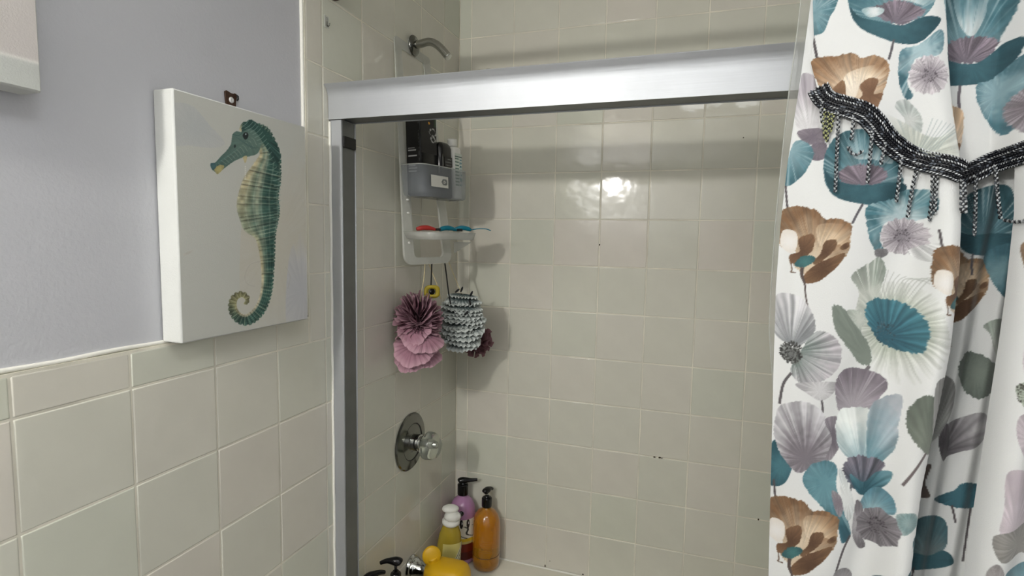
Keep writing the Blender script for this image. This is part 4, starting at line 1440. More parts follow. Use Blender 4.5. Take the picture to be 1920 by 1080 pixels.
vl = empty('shower_valve', (0.0, -0.342, 0.938), 'round chrome shower valve plate with a clear acrylic knob', 'shower valve')
V, F = lathe([(0.0885, 0.0006), (0.0890, 0.003), (0.085, 0.0065), (0.058, 0.0115), (0.0565, 0.0095), (0.052, 0.0100), (0.030, 0.0125), (0.0285, 0.014)], 48, 'x')
sharp(mesh('escutcheon', V, F, CHROMES, vl), 25)
V, F = lathe([(0.0545, 0.0094), (0.0560, 0.0112), (0.0575, 0.0112), (0.0590, 0.0094)], 48, 'x', caps=False)
mesh('groove_ring', V, F, BLACKM, vl)
V, F = lathe([(0.0250, 0.0130), (0.0255, 0.036), (0.0240, 0.0375), (0.0215, 0.0378), (0.0215, 0.044), (0.0270, 0.046), (0.0285, 0.050)], 32, 'x')
sharp(mesh('stem', V, F, CHROME, vl), 30)
V, F = [], []
prof = [(0.022, 0.0505), (0.0360, 0.052), (0.0415, 0.059), (0.0425, 0.067), (0.0405, 0.080), (0.0345, 0.092), (0.0220, 0.1000), (0.007, 0.1020)]
n = 40
for r, h in prof:
    for k in range(n):
        a_ = 2 * PI * k / n
        rr = r * (1 + (0.025 * math.cos(5 * a_) if 0.025 < r else 0.01 * math.cos(5 * a_)))
        V.append((h, rr * math.cos(a_), rr * math.sin(a_) - 0.005))
for i in range(len(prof) - 1):
    for k in range(n):
        F.append((i * n + k, i * n + (k + 1) % n, (i + 1) * n + (k + 1) % n, (i + 1) * n + k))
F.append(tuple(reversed(range(n))))
F.append(tuple((len(prof) - 1) * n + k for k in range(n)))
kb = mesh('knob', V, F, ACRYL, vl)
V, F = lathe([(0.009, 0.0512), (0.010, 0.072), (0.0085, 0.086), (0.004, 0.0885)], 16, 'x')
mesh('knob_core', V, F, CHROME, kb)

so = empty('tub_spout', (0.0, -0.336, 0.525), 'chrome tub spout under the yellow cover, below the valve', 'tub spout')
V, F = lathe([(0.038, 0.0006), (0.0385, 0.004), (0.036, 0.010), (0.0345, 0.0105), (0.0345, 0.014), (0.031, 0.022), (0.0265, 0.030), (0.0240, 0.062)], 32, 'x')
sharp(mesh('collar', V, F, CHROME, so), 30)
path = spline([(0.055, 0, 0), (0.085, 0, 0.001), (0.115, 0, -0.004), (0.135, 0, -0.018), (0.140, 0, -0.036)], 6)
V, F = tube(path, [0.0235] * (len(path) - 6) + list(np.linspace(0.0235, 0.020, 6)), 24)
mesh('spout', V, F, CHROME, so)

# yellow bath spout cover
yc = empty('spout_cover', (0.10, -0.336, 0.523), 'yellow rubber bath spout cover with a round tail lobe, over the tub spout', 'spout cover')
secs = [(-0.036, 0.036, 0.040, -0.004), (-0.030, 0.042, 0.046, -0.004), (-0.005, 0.047, 0.050, -0.005), (0.030, 0.049, 0.052, -0.006), (0.066, 0.049, 0.052, -0.006), (0.080, 0.047, 0.049, -0.008), (0.090, 0.040, 0.041, -0.011), (0.097, 0.026, 0.026, -0.014), (0.099, 0.010, 0.010, -0.016)]
n = 36
V, F = [], []
for x, ry, rz, cz in secs:
    for k in range(n):
        a_ = 2 * PI * k / n
        e = 0.62
        V.append((x, ry * math.copysign(abs(math.cos(a_)) ** e, math.cos(a_)), cz + rz * math.copysign(abs(math.sin(a_)) ** e, math.sin(a_))))
for i in range(len(secs) - 1):
    for k in range(n):
        F.append((i * n + k, i * n + (k + 1) % n, (i + 1) * n + (k + 1) % n, (i + 1) * n + k))
F.append(tuple((len(secs) - 1) * n + k for k in range(n)))
mesh('body', V, F, YELLOW, yc)
dv = np.array((0.47, -0.84, 0.28))
e1 = np.cross((0, 0, 1), dv)
e1 /= np.linalg.norm(e1)
e2 = np.cross(dv, e1)
V, F = ellipsoid((-0.024, -0.004, 0.058), (0.029, 0.030, 0.009), 26, 12, np.stack([e1, e2, dv / np.linalg.norm(dv)], 1))
mesh('tail', V, F, YELLOW, yc)
V, F = tube(spline([(-0.018, 0, 0.030), (-0.020, -0.002, 0.042), (-0.022, -0.004, 0.054)], 5), 0.017, 14)
mesh('tail_root', V, F, YELLOW, yc)

# ================================================================== CADDY
CA = math.radians(12.0)
UX, UY = math.sin(CA), math.cos(CA)
NX, NY = math.cos(CA), -math.sin(CA)
C0 = np.array([0.0225, -0.440, 1.765])
WC = 0.215


def cp(u_, n_, z):
    """caddy point: u along the wall, n out from the wall, z up; the caddy hangs with its foot a little further out"""
    lean = (1.765 - z) * 0.045
    x, y = C0[0] + UX * u_ + NX * (n_ + lean), C0[1] + UY * u_ + NY * (n_ + lean)
    t = min(1.0, max(0.0, (z - 1.92) / 0.16))
    t = t * t * (3 - 2 * t)
    x = x * (1 - t) + (0.0012 + 0.55 * n_) * t      # its head lies flat on the tile, behind the arm's flange
    return (x, y, z)


cad = empty('shower_caddy', tuple(cp(WC / 2, 0, 1.49)), 'milky plastic hanging shower caddy with basket and soap tray below the shower arm', 'shower caddy')
CADO = np.array(cp(WC / 2, 0, 1.49))


def ring_part(outer, inner, h0, h1, m, name):
    n = len(outer)
    V = [cp(a, h, b) for h in (h0, h1) for a, b in outer] + [cp(a, h, b) for h in (h0, h1) for a, b in inner]
    F = []
    for k in range(n):
        k2 = (k + 1) % n
        o0, o1, i0, i1 = 0, n, 2 * n, 3 * n
        F += [(o1 + k, o1 + k2, i1 + k2, i1 + k), (o0 + k2, o0 + k, i0 + k, i0 + k2), (o0 + k, o0 + k2, o1 + k2, o1 + k), (i0 + k2, i0 + k, i1 + k, i1 + k2)]
    V = [tuple(np.array(v) - CADO) for v in V]
    o = mesh(name, V, F, m, cad, smooth=False)
    return o


out_, inn_ = [], []
BW = 0.040
zb, zt = 1.489, 2.118
for k in range(7):      # bottom-left corner
    a_ = math.radians(180 + 90 * k / 6)
    out_.append((0.030 + 0.030 * math.cos(a_), zb + 0.030 + 0.030 * math.sin(a_)))
    inn_.append((BW + 0.014 + 0.014 * math.cos(a_), zb + 0.020 + 0.014 + 0.014 * math.sin(a_)))
for k in range(7):      # bottom-right corner
    a_ = math.radians(270 + 90 * k / 6)
    out_.append((WC - 0.030 + 0.030 * math.cos(a_), zb + 0.030 + 0.030 * math.sin(a_)))
    inn_.append((WC - BW - 0.014 + 0.014 * math.cos(a_), zb + 0.020 + 0.014 + 0.014 * math.sin(a_)))
for k in range(7):
    a_ = math.radians(0 + 90 * k / 6)
    out_.append((WC - 0.012 + 0.012 * math.cos(a_), zt - 0.012 + 0.012 * math.sin(a_)))
    inn_.append((WC - BW - 0.006 + 0.006 * math.cos(a_), zt - 0.026 - 0.006 + 0.006 * math.sin(a_)))
for k in range(9):      # the saddle that goes over the arm
    a_ = math.radians(180 * k / 8)
    out_.append((WC / 2 + 0.030 * math.cos(a_), zt + 0.030 * math.sin(a_)))
    inn_.append((WC / 2 + 0.0135 * math.cos(a_), zt + 0.006 + 0.0135 * math.sin(a_) - (0.03 if k in (0, 8) else 0)))
for k in range(7):
    a_ = math.radians(90 + 90 * k / 6)
    out_.append((0.012 + 0.012 * math.cos(a_), zt - 0.012 + 0.012 * math.sin(a_)))
    inn_.append((BW + 0.006 + 0.006 * math.cos(a_), zt - 0.026 - 0.006 + 0.006 * math.sin(a_)))
o = ring_part(out_, inn_, 0.0, 0.007, MILKYS, 'hanger_frame')
# raised bosses on the lower left strap, as on the photograph
for zz_ in (1.635, 1.568, 1.552, 1.672):
    V, F = ellipsoid(np.array(cp(0.020, 0.0075, zz_)) - CADO, (0.004, 0.006, 0.0035), 10, 6)
    mesh('boss', V, F, WHITEPL, cad)


def tray_plan(depth, r, un=0.0, ux=0.0):
    """open plan curve from the left strap round the front to the right strap"""
    pts = [(un, 0.006)]
    for k in range(7):
        a_ = math.radians(180 - 90 * k / 6)
        pts.append((un + r + r * math.cos(a_), depth - r + r * math.sin(a_)))
    for k in range(1, 8):
        t = k / 8
        pts.append((un + r + (WC - 2 * r - un + ux) * t, depth + 0.004 * math.sin(PI * t)))
    for k in range(7):
        a_ = math.radians(90 - 90 * k / 6)
        pts.append((WC + ux - r + r * math.cos(a_), depth - r + r * math.sin(a_)))
    pts.append((WC + ux, 0.006))
    return pts


def shell_part(plan, z0, z1, th, m, name, taper=0.0, floor=True, r_bot=0.012):
    """walls along an open plan + a floor"""
    P = np.array(plan)
    c = P.mean(0)
    V, F = [], []
    lv = [(z1, 0.0), (z0 + r_bot, taper), (z0 + r_bot * 0.3, taper + r_bot * 0.25), (z0, taper + r_bot)]
    n = len(P)
    for z, ins in lv:
        for q_ in P:
            d_ = c - q_
            d_ = d_ / (np.linalg.norm(d_) + 1e-9)
            qq = q_ + d_ * ins * np.array([1, 1])
            V.append(np.array(cp(qq[0], max(qq[1], 0.004), z)) - CADO)
    for i in range(len(lv) - 1):
        for k in range(n - 1):
            F.append((i * n + k, (i + 1) * n + k, (i + 1) * n + k + 1, i * n + k + 1))
    if floor:
        F.append(tuple((len(lv) - 1) * n + k for k in range(n)))
    o = mesh(name, V, F, m, cad)
    md = o.modifiers.new('thick', 'SOLIDIFY')
    md.thickness = th
    md.offset = 1
    return o


shell_part(tray_plan(0.080, 0.024), 1.680, 1.766, 0.0016, MILKYB, 'basket', 0.004)
# rolled top edge of the basket
pl = [np.array(cp(a_, b_, 1.767)) - CADO for a_, b_ in tray_plan(0.080, 0.024)]
V, F = tube(pl, 0.0016, 6)
mesh('basket_rim', V, F, MILKY, cad)
shell_part(tray_plan(0.108, 0.030, 0.0, 0.008), 1.562, 1.583, 0.0014, MILKY, 'soap_tray', 0.006, r_bot=0.010)
V, F = prism([(0.020, 1.555), (0.085, 1.555), (0.020, 1.520)], WC - 0.004, WC - 0.001, lambda a_, b_, h: tuple(np.array(cp(h, a_, b_)) - CADO))
mesh('gusset', V, F, MILKY, cad, smooth=False)


# flat sticker patches wrap on a grid
def patch(name, fn, nu, nv, colors, m, parent, shift):
    U, Vv = np.meshgrid(np.linspace(0, 1, nu), np.linspace(0, 1, nv))
    P = np.array([[fn(U[j, i], Vv[j, i]) for i in range(nu)] for j in range(nv)]) - np.array(shift)
    return grid_mesh(name, P, m, parent, colors(U, Vv))


def logo_col(U, V):
    base = np.ones(U.shape + (3,)) * s2l((214, 214, 206))
    r = np.hypot((U - 0.78) * 1.6, (V - 0.5))
    k = np.abs(r - 0.20) < 0.08
    base[k] = s2l((96, 100, 100))
    k = r < 0.06
    base[k] = s2l((80, 84, 84))
    return base


def fr_pt(u_, v_):
    return cp(0.030 + 0.075 * u_, 0.0828 + 0.0035 * math.sin(PI * (0.03 + 0.06 * u_) / 0.167), 1.708 + 0.032 * v_)


lab = patch('basket_label', fr_pt, 24, 16, logo_col, ATTRL, cad, CADO)

# ---- things in the caddy
ZB = 1.6825


def cadthing(name, label, cat, u_, n_, z, group=None):
    o = empty(name, tuple(cp(u_, n_, z)), label, cat, group)
    return o, np.array(cp(u_, n_, z))


def cbox_bottle(u0, u1, n0, n1, z0, z1, r=0.008, shoulder=0.0, seg=5):
    """rounded-rectangle bottle body loops in caddy space"""
    uc, nc_ = (u0 + u1) / 2, (n0 + n1) / 2
    hu, hn = (u1 - u0) / 2, (n1 - n0) / 2
    lv = [(z0, 0.86), (z0 + 0.004, 1.0), (z1 - shoulder - 0.004, 1.0), (z1 - shoulder * 0.5, 1 - 0.12 * (shoulder > 0)), (z1 - 0.001, 0.9 if not shoulder else 0.6), (z1, 0.8 if not shoulder else 0.45)]
    V, F = [], []
    n = 4 * (seg + 1)
    for z, k in lv:
        for cu, cn, a0 in ((1, 1, 0), (-1, 1, 90), (-1, -1, 180), (1, -1, 270)):
            for j in range(seg + 1):
                a_ = math.radians(a0 + 90 * j / seg)
                V.append(cp(uc + k * (cu * (hu - r) + r * math.cos(a_)), nc_ + k * (cn * (hn - r) + r * math.sin(a_)), z))
    for i in range(len(lv) - 1):
        for k in range(n):
            F.append((i * n + k, i * n + (k + 1) % n, (i + 1) * n + (k + 1) % n, (i + 1) * n + k))
    F.append(tuple(reversed(range(n))))
    F.append(tuple((len(lv) - 1) * n + k for k in range(n)))
    return V, F


def marks_col(bg, fg, rows, seed, x0=0.1, x1=0.8, extra=None):
    def f(U, V):
        g = np.random.default_rng(seed)
        base = np.ones(U.shape + (3,)) * s2l(bg)
        for v0, v1, b0, b1 in rows:
            k = (V > v0) & (V < v1) & (U > b0) & (U < b1)
            if v1 - v0 > 0.05:
                k &= n1(U * 34 + seed + np.floor(V * 20) * 3.7) > 0.42
            base[k] = s2l(fg)
        if extra is not None:
            extra(U, V, base)
        return base
    return f


b1, o1 = cadthing('black_carton', 'tall square-edged black carton with white print, at the left of the caddy basket', 'carton', 0.062, 0.036, ZB)
V, F = cbox_bottle(0.014, 0.086, 0.012, 0.064, ZB, 1.905, 0.003, 0, 2)
mesh('body', np.array(V) - o1, F, BLACKP, b1)


def txt1(U, V, base):
    k = (np.abs(U - 0.93) < 0.03) & (n1(V * 40) > 0.5)
    base[k] = s2l((70, 72, 72))


patch('side_print', lambda a_, b_: cp(0.0135, 0.016 + 0.046 * a_, 1.745 + 0.150 * b_), 40, 90,
      marks_col((8, 8, 9), (150, 150, 148), [(0.02, 0.04, 0.1, 0.7), (0.07, 0.09, 0.1, 0.75), (0.12, 0.15, 0.1, 0.62), (0.30, 0.325, 0.08, 0.75), (0.40, 0.42, 0.1, 0.7), (0.44, 0.455, 0.1, 0.6)], 3, extra=txt1), ATTRL, b1, o1)


def txt2(U, V, base):
    for cy_, r in ((0.62, 0.10), (0.42, 0.07)):
        rr = np.hypot((U - 0.78) * 0.5, V - cy_)
        k = (np.abs(rr - r) < 0.022) & (np.sin((U + V) * 30) > -0.4)
        base[k] = s2l((170, 170, 168))
    k = np.hypot((U - 0.55) * 0.7, (V - 0.86)) < 0.035
    base[k] = s2l((214, 150, 40))
    k = (U > 0.86) & (V > 0.78)
    base[k] = s2l((40, 62, 40))


patch('front_print', lambda a_, b_: cp(0.016 + 0.068 * a_, 0.0645, 1.80 + 0.098 * b_), 40, 60, marks_col((8, 8, 9), (150, 150, 148), [], 4, extra=txt2), ATTRL, b1, o1)

b2, o2 = cadthing('black_bottle', 'squat black bottle with rounded shoulders, in the middle of the caddy basket', 'bottle', 0.133, 0.046, ZB)
V, F = cbox_bottle(0.089, 0.148, 0.030, 0.074, ZB, 1.842, 0.014, 0.014, 6)
mesh('body', np.array(V) - o2, F, BLACKP, b2)
V, F = tube([np.array(cp(0.098, 0.0745, z)) - o2 for z in np.linspace(1.74, 1.806, 8)], 0.0010, 6)
mesh('seam', V, F, CHROMES, b2)
patch('print', lambda a_, b_: cp(0.106 + 0.036 * a_, 0.0747, 1.772 + 0.028 * b_), 30, 24, marks_col((8, 8, 9), (120, 122, 120), [(0.1, 0.2, 0.1, 0.9), (0.4, 0.5, 0.05, 0.9), (0.7, 0.8, 0.4, 0.9)], 5), ATTRL, b2, o2)

b3, o3 = cadthing('lotion_bottle', 'white lotion bottle with green and teal print lines, at the right of the caddy basket', 'bottle', 0.173, 0.054, ZB)
V, F = cbox_bottle(0.152, 0.194, 0.034, 0.074, ZB, 1.838, 0.014, 0.006, 5)
mesh('body', np.array(V) - o3, F, WHITEPL, b3)
V, F = cbox_bottle(0.158, 0.184, 0.041, 0.067, 1.8385, 1.860, 0.010, 0.0, 5)
mesh('cap', np.array(V) - o3, F, WHITEPL, b3)


def txt3(U, V, base):
    k = (U < 0.55) & (np.sin(V * 62) > 0.45) & (V < 0.85)
    base[k] = s2l((66, 104, 92))
    k = (U > 0.62) & (U < 0.95) & (n1(V * 26 + 9) > 0.5) & (n1(U * 14 + np.floor(V * 26) * 3) > 0.45) & (V < 0.9)
    base[k] = s2l((44, 112, 128))
    k = (np.abs(V - 0.9) < 0.02)
    base[k] = s2l((70, 96, 92))


patch('label', lambda a_, b_: cp(0.156 + 0.034 * a_, 0.0746, 1.722 + 0.095 * b_), 40, 90, marks_col((206, 214, 204), (66, 104, 92), [], 6, extra=txt3), ATTRL, b3, o3)


# razors on the soap tray
def razor(label, u0, n0, u1, n1_, z, m, bend, group, tail=0.0):
    A0, B0 = np.array(cp(u0, n0, z)), np.array(cp(u1, n1_, z))
    o = empty('razor', tuple(A0), label, 'razor', group)
    d_ = B0 - A0
    pts = [A0, A0 + d_ * 0.3 + (0, 0, bend), A0 + d_ * 0.6 + (0, 0, bend * 1.1), A0 + d_ * 0.85 + (0, 0, bend * 0.5), B0]
    P = spline(np.array(pts) - A0, 6)
    rr = np.interp(np.linspace(0, 1, len(P)), [0, 0.15, 0.45, 0.75, 1], [0.0045, 0.0068, 0.0074, 0.0050, 0.0036])
    V, F = tube(P, rr, 12)
    mesh('handle', V, F, m, o)
    hd = P[-1]
    dn = d_ / np.linalg.norm(d_)
    sd = np.cross(dn, (0, 0, 1))
    mb = MB()
    q_ = [hd + dn * a_ + sd * b_ + np.array((0, 0, c_)) for c_ in (-0.003, 0.004) for a_, b_ in ((-0.002, -0.019), (0.009, -0.019), (0.009, 0.019), (-0.002, 0.019))]
    mb.add(q_, [(0, 3, 2, 1), (4, 5, 6, 7), (0, 1, 5, 4), (1, 2, 6, 5), (2, 3, 7, 6), (3, 0, 4, 7)])
    bevel(mb.build('head', BLACKM if tail == 0 else m, o, smooth=False), 0.0012, 2)
    if tail:
        V, F = tube(spline([(0, 0, 0) + P[0], P[0] + np.array((0.020, 0.006, 0.004)), P[0] + np.array((0.044, 0.012, 0.004)), P[0] + np.array((0.058, 0.016, -0.001))], 5), 0.0016, 8)
        mesh('cord', V, F, TEALP, o)
    return o


razor('red razor with a dark head, at the left of the soap tray', 0.024, 0.032, 0.072, 0.062, 1.590, REDP, 0.004, None)
razor('teal razor nearest the red one on the soap tray', 0.090, 0.060, 0.145, 0.082, 1.590, TEALP, 0.005, None)
razor('teal razor with a thin teal cord trailing right off the soap tray', 0.195, 0.098, 0.150, 0.066, 1.592, TEALP, 0.005, None, 1.0)


# ================================================================== BATH POUFS
def frill(mb, c, ax, R, k, amp, ph, cin, cout, squash=(1, 1, 1), n=150, m=7, r0=0.12, cup=0.0, rough=0.0, seed=0, a0=0, a1=2 * PI):
    """one gathered disc of netting: flat at its middle, wavy at its rim"""
    ax = np.array(ax, float)
    ax /= np.linalg.norm(ax)
    e1 = np.cross(ax, (0.31, 0.2, 0.93))
    e1 /= np.linalg.norm(e1)
    e2 = np.cross(ax, e1)
    V, F, C = [], [], []
    full = abs(a1 - a0 - 2 * PI) < 1e-6
    nn = n if full else n + 1
    g = np.random.default_rng(seed)
    f1, f2, f3 = g.random(3) * 6
    for i in range(m):
        t = r0 + (1 - r0) * i / (m - 1)
        for j in range(nn):
            a_ = a0 + (a1 - a0) * j / n
            Rv = R * (1 + 0.07 * math.sin(3 * a_ + f1) + 0.04 * math.sin(7 * a_ + f2))
            h = amp * t ** 1.3 * (math.sin(k * a_ + ph + 0.9 * math.sin(2 * a_ + f3)) + 0.35 * math.sin(2.7 * k * a_ + f2)) + cup * t * t
            q_ = (e1 * math.cos(a_) + e2 * math.sin(a_)) * t * Rv + ax * h
            V.append(np.array(c) + q_ * np.array(squash))
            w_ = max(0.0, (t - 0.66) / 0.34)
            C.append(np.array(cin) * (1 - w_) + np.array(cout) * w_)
    for i in range(m - 1):
        for j in range(n):
            j2 = (j + 1) % nn
            F.append((i * nn + j, i * nn + j2, (i + 1) * nn + j2, (i + 1) * nn + j))
    b = len(mb.V)
    mb.V += [tuple(v) for v in V]
    mb.F += [tuple(x + b for x in f) for f in F]
    mb.C += [tuple(x) for x in C]


VIEW = np.array([0.49, -0.82, 0.16])       # from the poufs towards the middle of the room
SIDE = np.array([0.86, 0.50, 0.0])
PK0, PK1 = s2l((150, 110, 124)), s2l((192, 154, 166))
pk = empty('bath_pouf', (0.077, -0.433, 1.325), 'ruffled dusty pink bath pouf hanging by a cream cord below the caddy', 'bath pouf')
mb = MB()
for k in range(24):      # pleats that fan out from the middle
    a_ = PI * (k + 0.5) / 24
    axp = SIDE * math.cos(a_) + np.array([0, 0, 1]) * math.sin(a_) + VIEW * 0.05 * math.sin(k * 2.1)
    frill(mb, np.array((0, 0, 0.010)) + SIDE * 0.002 * math.sin(k), axp, 0.073 + 0.003 * math.sin(k * 1.7), 5 + k % 3, 0.0032, k * 1.7, PK0, PK1, (0.92, 0.98, 1.10), 110, 6, 0.08, seed=k)
mb.build('ruffle', ATTRM, pk)
mb = MB()
for k, (du, dz, dv, R, am, tz, ts) in enumerate(((-0.020, -0.012, 0.052, 0.046, 0.0040, 0.5, -0.5), (0.016, -0.034, 0.048, 0.050, 0.0045, 0.8, 0.25), (-0.012, -0.062, 0.040, 0.056, 0.0050, 0.9, -0.15), (0.018, -0.078, 0.024, 0.048, 0.0045, 0.8, 0.4), (-0.022, -0.088, 0.022, 0.046, 0.0045, 1.0, -0.3))):
    axp = VIEW + np.array([0, 0, 1]) * tz + SIDE * ts
    frill(mb, SIDE * du + VIEW * dv + np.array((0, 0, dz)), axp, R * 1.16, 16 + 2 * k, am * 0.45, k * 2.0, PK0 * 1.1, PK1, (0.95, 1.0, 0.85), 180, 7, 0.05, cup=-0.022, seed=20 + k)
mb.build('ruffle', ATTRM, pk)
mb = MB()
cz = 1.497
for pts in ([(797, 493), (795, 520), (791, 545), (788, 566)], [(803, 491), (812, 515), (822, 540), (826, 560)]):
    q_ = [np.array(on(0, x_, X, Y)) for (X, Y), x_ in zip(pts, (0.048, 0.055, 0.068, 0.078))]
    V, F = tube(spline(np.array(q_) - np.array([0.077, -0.433, 1.325]), 6), 0.0016, 7)
    mb.add(V, F)
mb.build('hanging_cord', CREAMC, pk)

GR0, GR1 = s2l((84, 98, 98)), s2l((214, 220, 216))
gy = empty('bath_pouf', (0.132, -0.250, 1.315), 'grey and white netted bath pouf in level ruffles, right of the pink one', 'bath pouf')
mb = MB()
for k in range(9):
    z_ = 0.074 - 0.0170 * k
    R = 0.072 * math.sqrt(max(0.15, 1 - ((z_ - 0.004) / 0.100) ** 2))
    for q in range(2):
        frill(mb, (0, 0, z_ + 0.006 * q), np.array([0.05 * math.sin(k), 0.05 * math.cos(2 * k), 1]) + VIEW * (0.25 - 0.2 * q) + SIDE * 0.07 * math.sin(3 * k + q), R - 0.004 * q, 23 + k % 4 + 4 * q, 0.0024, k * 1.3 + q, GR0, GR1, (1.0, 1.0, 1.0), 230, 7, 0.25, cup=-0.017 + 0.009 * q, seed=40 + k + 20 * q)
mb.build('ruffle', ATTRM, gy)
mb = MB()
for k in range(3):
    a_ = 0.6 * (k - 1)
    frill(mb, SIDE * 0.022 * (k - 1) + np.array((0, 0, -0.068)), VIEW + SIDE * 0.4 * (k - 1), 0.030, 5, 0.006, k, GR0 * 1.15, GR1, (1, 1, 1.0), 60, 5, 0.1, seed=60 + k)
mb.build('ruffle', ATTRM, gy)
mb = MB()
for (du, dz, an) in ((0.022, 0.078, 0.5), (0.016, 0.052, -0.3), (0.004, 0.018, 0.7), (-0.020, 0.088, 0.9), (-0.006, 0.092, 0.4)):
    c_ = SIDE * du + VIEW * 0.062 * math.sqrt(max(0.05, 1 - (dz / 0.1) ** 2)) + np.array((0, 0, dz))
    V, F = ellipsoid(c_, (0.0035, 0.003, 0.010), 8, 5, np.array(Matrix.Rotation(an, 3, 'Y')))
    mesh('dark_ribbon', V, F, BLACKC, gy)
q_ = [np.array(on(0, x_, X, Y)) - np.array([0.132, -0.250, 1.315]) for (X, Y, x_) in ((833, 486, 0.062), (837, 515, 0.085), (841, 548, 0.110), (845, 570, 0.125))]
V, F = tube(spline(q_, 6), 0.0022, 8)
mesh('hanging_cord', V, F, BLACKC, gy)

MB0, MB1 = s2l((112, 78, 84)), s2l((150, 110, 116))
mv = empty('bath_pouf', (0.125, -0.115, 1.225), 'brownish mauve bath pouf mostly hidden behind the grey one', 'bath pouf')
mb = MB()
for k in range(7):
    axp = SIDE * math.cos(k * 0.45) + np.array([0, 0, 1]) * math.sin(k * 0.45) + VIEW * 0.2
    frill(mb, (0, 0, 0), axp, 0.055, 9, 0.006, k * 1.9, MB0, MB1, (1, 1, 1), 90, 5, 0.1, seed=80 + k)
mb.build('ruffle', ATTRM, mv)
V, F = tube(spline([(0, 0, 0.03), (-0.03, -0.05, 0.15), (-0.055, -0.11, 0.27)], 6), 0.0012, 6)
mesh('hanging_cord', V, F, CREAMC, mv)

# olive rubber tag
q0 = np.array(on(0, 0.075, 810, 547))
tg = empty('rubber_tag', tuple(q0), 'olive yellow rubber tag with a dark middle, on a black cord over the pink pouf', 'tag')
fn = lambda a_, b_, h: tuple(SIDE * a_ + np.array((0, 0, 1)) * b_ + VIEW * h)
n = 28
V, F = [], []
prof = [(0.60, -0.006), (0.95, -0.006), (1.0, -0.003), (1.0, 0.003), (0.93, 0.0065), (0.62, 0.0065), (0.46, 0.003), (0.42, -0.003)]
for r, h in prof:
    for k in range(n):
        a_ = 2 * PI * k / n
        e = 0.66
        V.append(fn(0.0235 * r * math.copysign(abs(math.cos(a_)) ** e, math.cos(a_)), 0.0195 * r * math.copysign(abs(math.sin(a_)) ** e, math.sin(a_)), h))
for i in range(len(prof)):
    i2 = (i + 1) % len(prof)
    for k in range(n):
        F.append((i * n + k, i * n + (k + 1) % n, i2 * n + (k + 1) % n, i2 * n + k))
mesh('body', V, F, OLIVE, tg)
V, F = ellipsoid((0, 0, 0), (0.0105, 0.0045, 0.0090), 16, 8, np.array(Matrix.Rotation(math.radians(-60), 3, 'Z')).T @ np.eye(3))
mesh('hole_shade', V, F, BLACKP, tg)  # black filling that stands in for the shade in the tag's hole
q_ = [np.array(on(0, x_, X, Y)) - q0 for (X, Y, x_) in ((810, 489, 0.052), (809, 512, 0.062), (808, 540, 0.074))]
V, F = tube(spline(q_, 5), 0.0020, 8)
mesh('hanging_cord', V, F, BLACKC, tg)


# ================================================================== BOTTLES ON THE TUB RIM
def pump_head(parent, z, ang, m, L=0.045, stem_m=None, stem_h=0.022, drop=0.004, cr=0.0150, ch=0.024):
    V, F = lathe([(cr * 0.96, z), (cr, z + 0.002), (cr, z + ch), (cr * 0.87, z + ch + 0.003), (cr * 0.57, z + ch + 0.004), (0.0080, z + ch + 0.009)], 24)
    z += ch - 0.024
    pump = sharp(mesh('pump', V, F, m, parent), 30)
    V, F = lathe([(0.0040, z + 0.030), (0.0040, z + 0.033 + stem_h)], 12)
    mesh('pump_stem', V, F, stem_m or m, pump)
    zt_ = z + 0.033 + stem_h
    c_, s_ = math.cos(ang), math.sin(ang)
    pts = [(-0.014 * c_, -0.014 * s_, zt_ + 0.002), (-0.008 * c_, -0.008 * s_, zt_ + 0.006), (0.008 * c_, 0.008 * s_, zt_ + 0.008), (L * 0.6 * c_, L * 0.6 * s_, zt_ + 0.008), (L * c_, L * s_, zt_ + 0.006 - drop)]
    P = spline(pts, 6)
    rr = np.interp(np.linspace(0, 1, len(P)), [0, 0.15, 0.4, 0.7, 1], [0.008, 0.0115, 0.0120, 0.0070, 0.0050])
    V, F = tube(P, rr, 14)
    mesh('nozzle', V, F, m, pump)


og = empty('soap_bottle', (0.150, -0.062, TUBZ + 0.0012), 'amber orange soap pump bottle with a black pump, on the tub rim', 'bottle')
V, F = lathe([(0.030, 0.0), (0.042, 0.002), (0.0475, 0.010), (0.0490, 0.030), (0.0490, 0.150), (0.0470, 0.172), (0.0410, 0.192), (0.0300, 0.207), (0.0180, 0.214), (0.0150, 0.218), (0.0145, 0.222)], 40)
mesh('body', V, F, AMBER, og)
V, F = lathe([(0.0440, 0.052), (0.0495, 0.0521), (0.0498, 0.053), (0.0495, 0.0539), (0.0440, 0.054)], 40)
mesh('fill_line', V, F, BROWNM, og)
for k in range(6):
    V, F = tube([(0.0493 * math.cos(math.radians(a_)), 0.0493 * math.sin(math.radians(a_)), 0.076 + 0.008 * k + 0.0016 * math.sin(math.radians(a_ * 3))) for a_ in range(-92, -38, 4)], 0.0009, 5)
    mesh('embossed_line', V, F, AMBER, og)
pump_head(og, 0.2222, math.radians(70), BLACKP, 0.030, CHROME, 0.012, cr=0.0180, ch=0.030)

pu = empty('lotion_pump_bottle', (0.054, -0.054, TUBZ + 0.0012), 'lavender pump bottle with a printed label and black pump, in the tub corner', 'bottle')
V, F = lathe([(0.030, 0.0), (0.040, 0.002), (0.0450, 0.010), (0.0460, 0.030), (0.0460, 0.150), (0.0465, 0.185), (0.0430, 0.208), (0.0330, 0.228), (0.0200, 0.238), (0.0150, 0.241), (0.0145, 0.246)], 40)
mesh('body', V, F, PURPLE, pu)


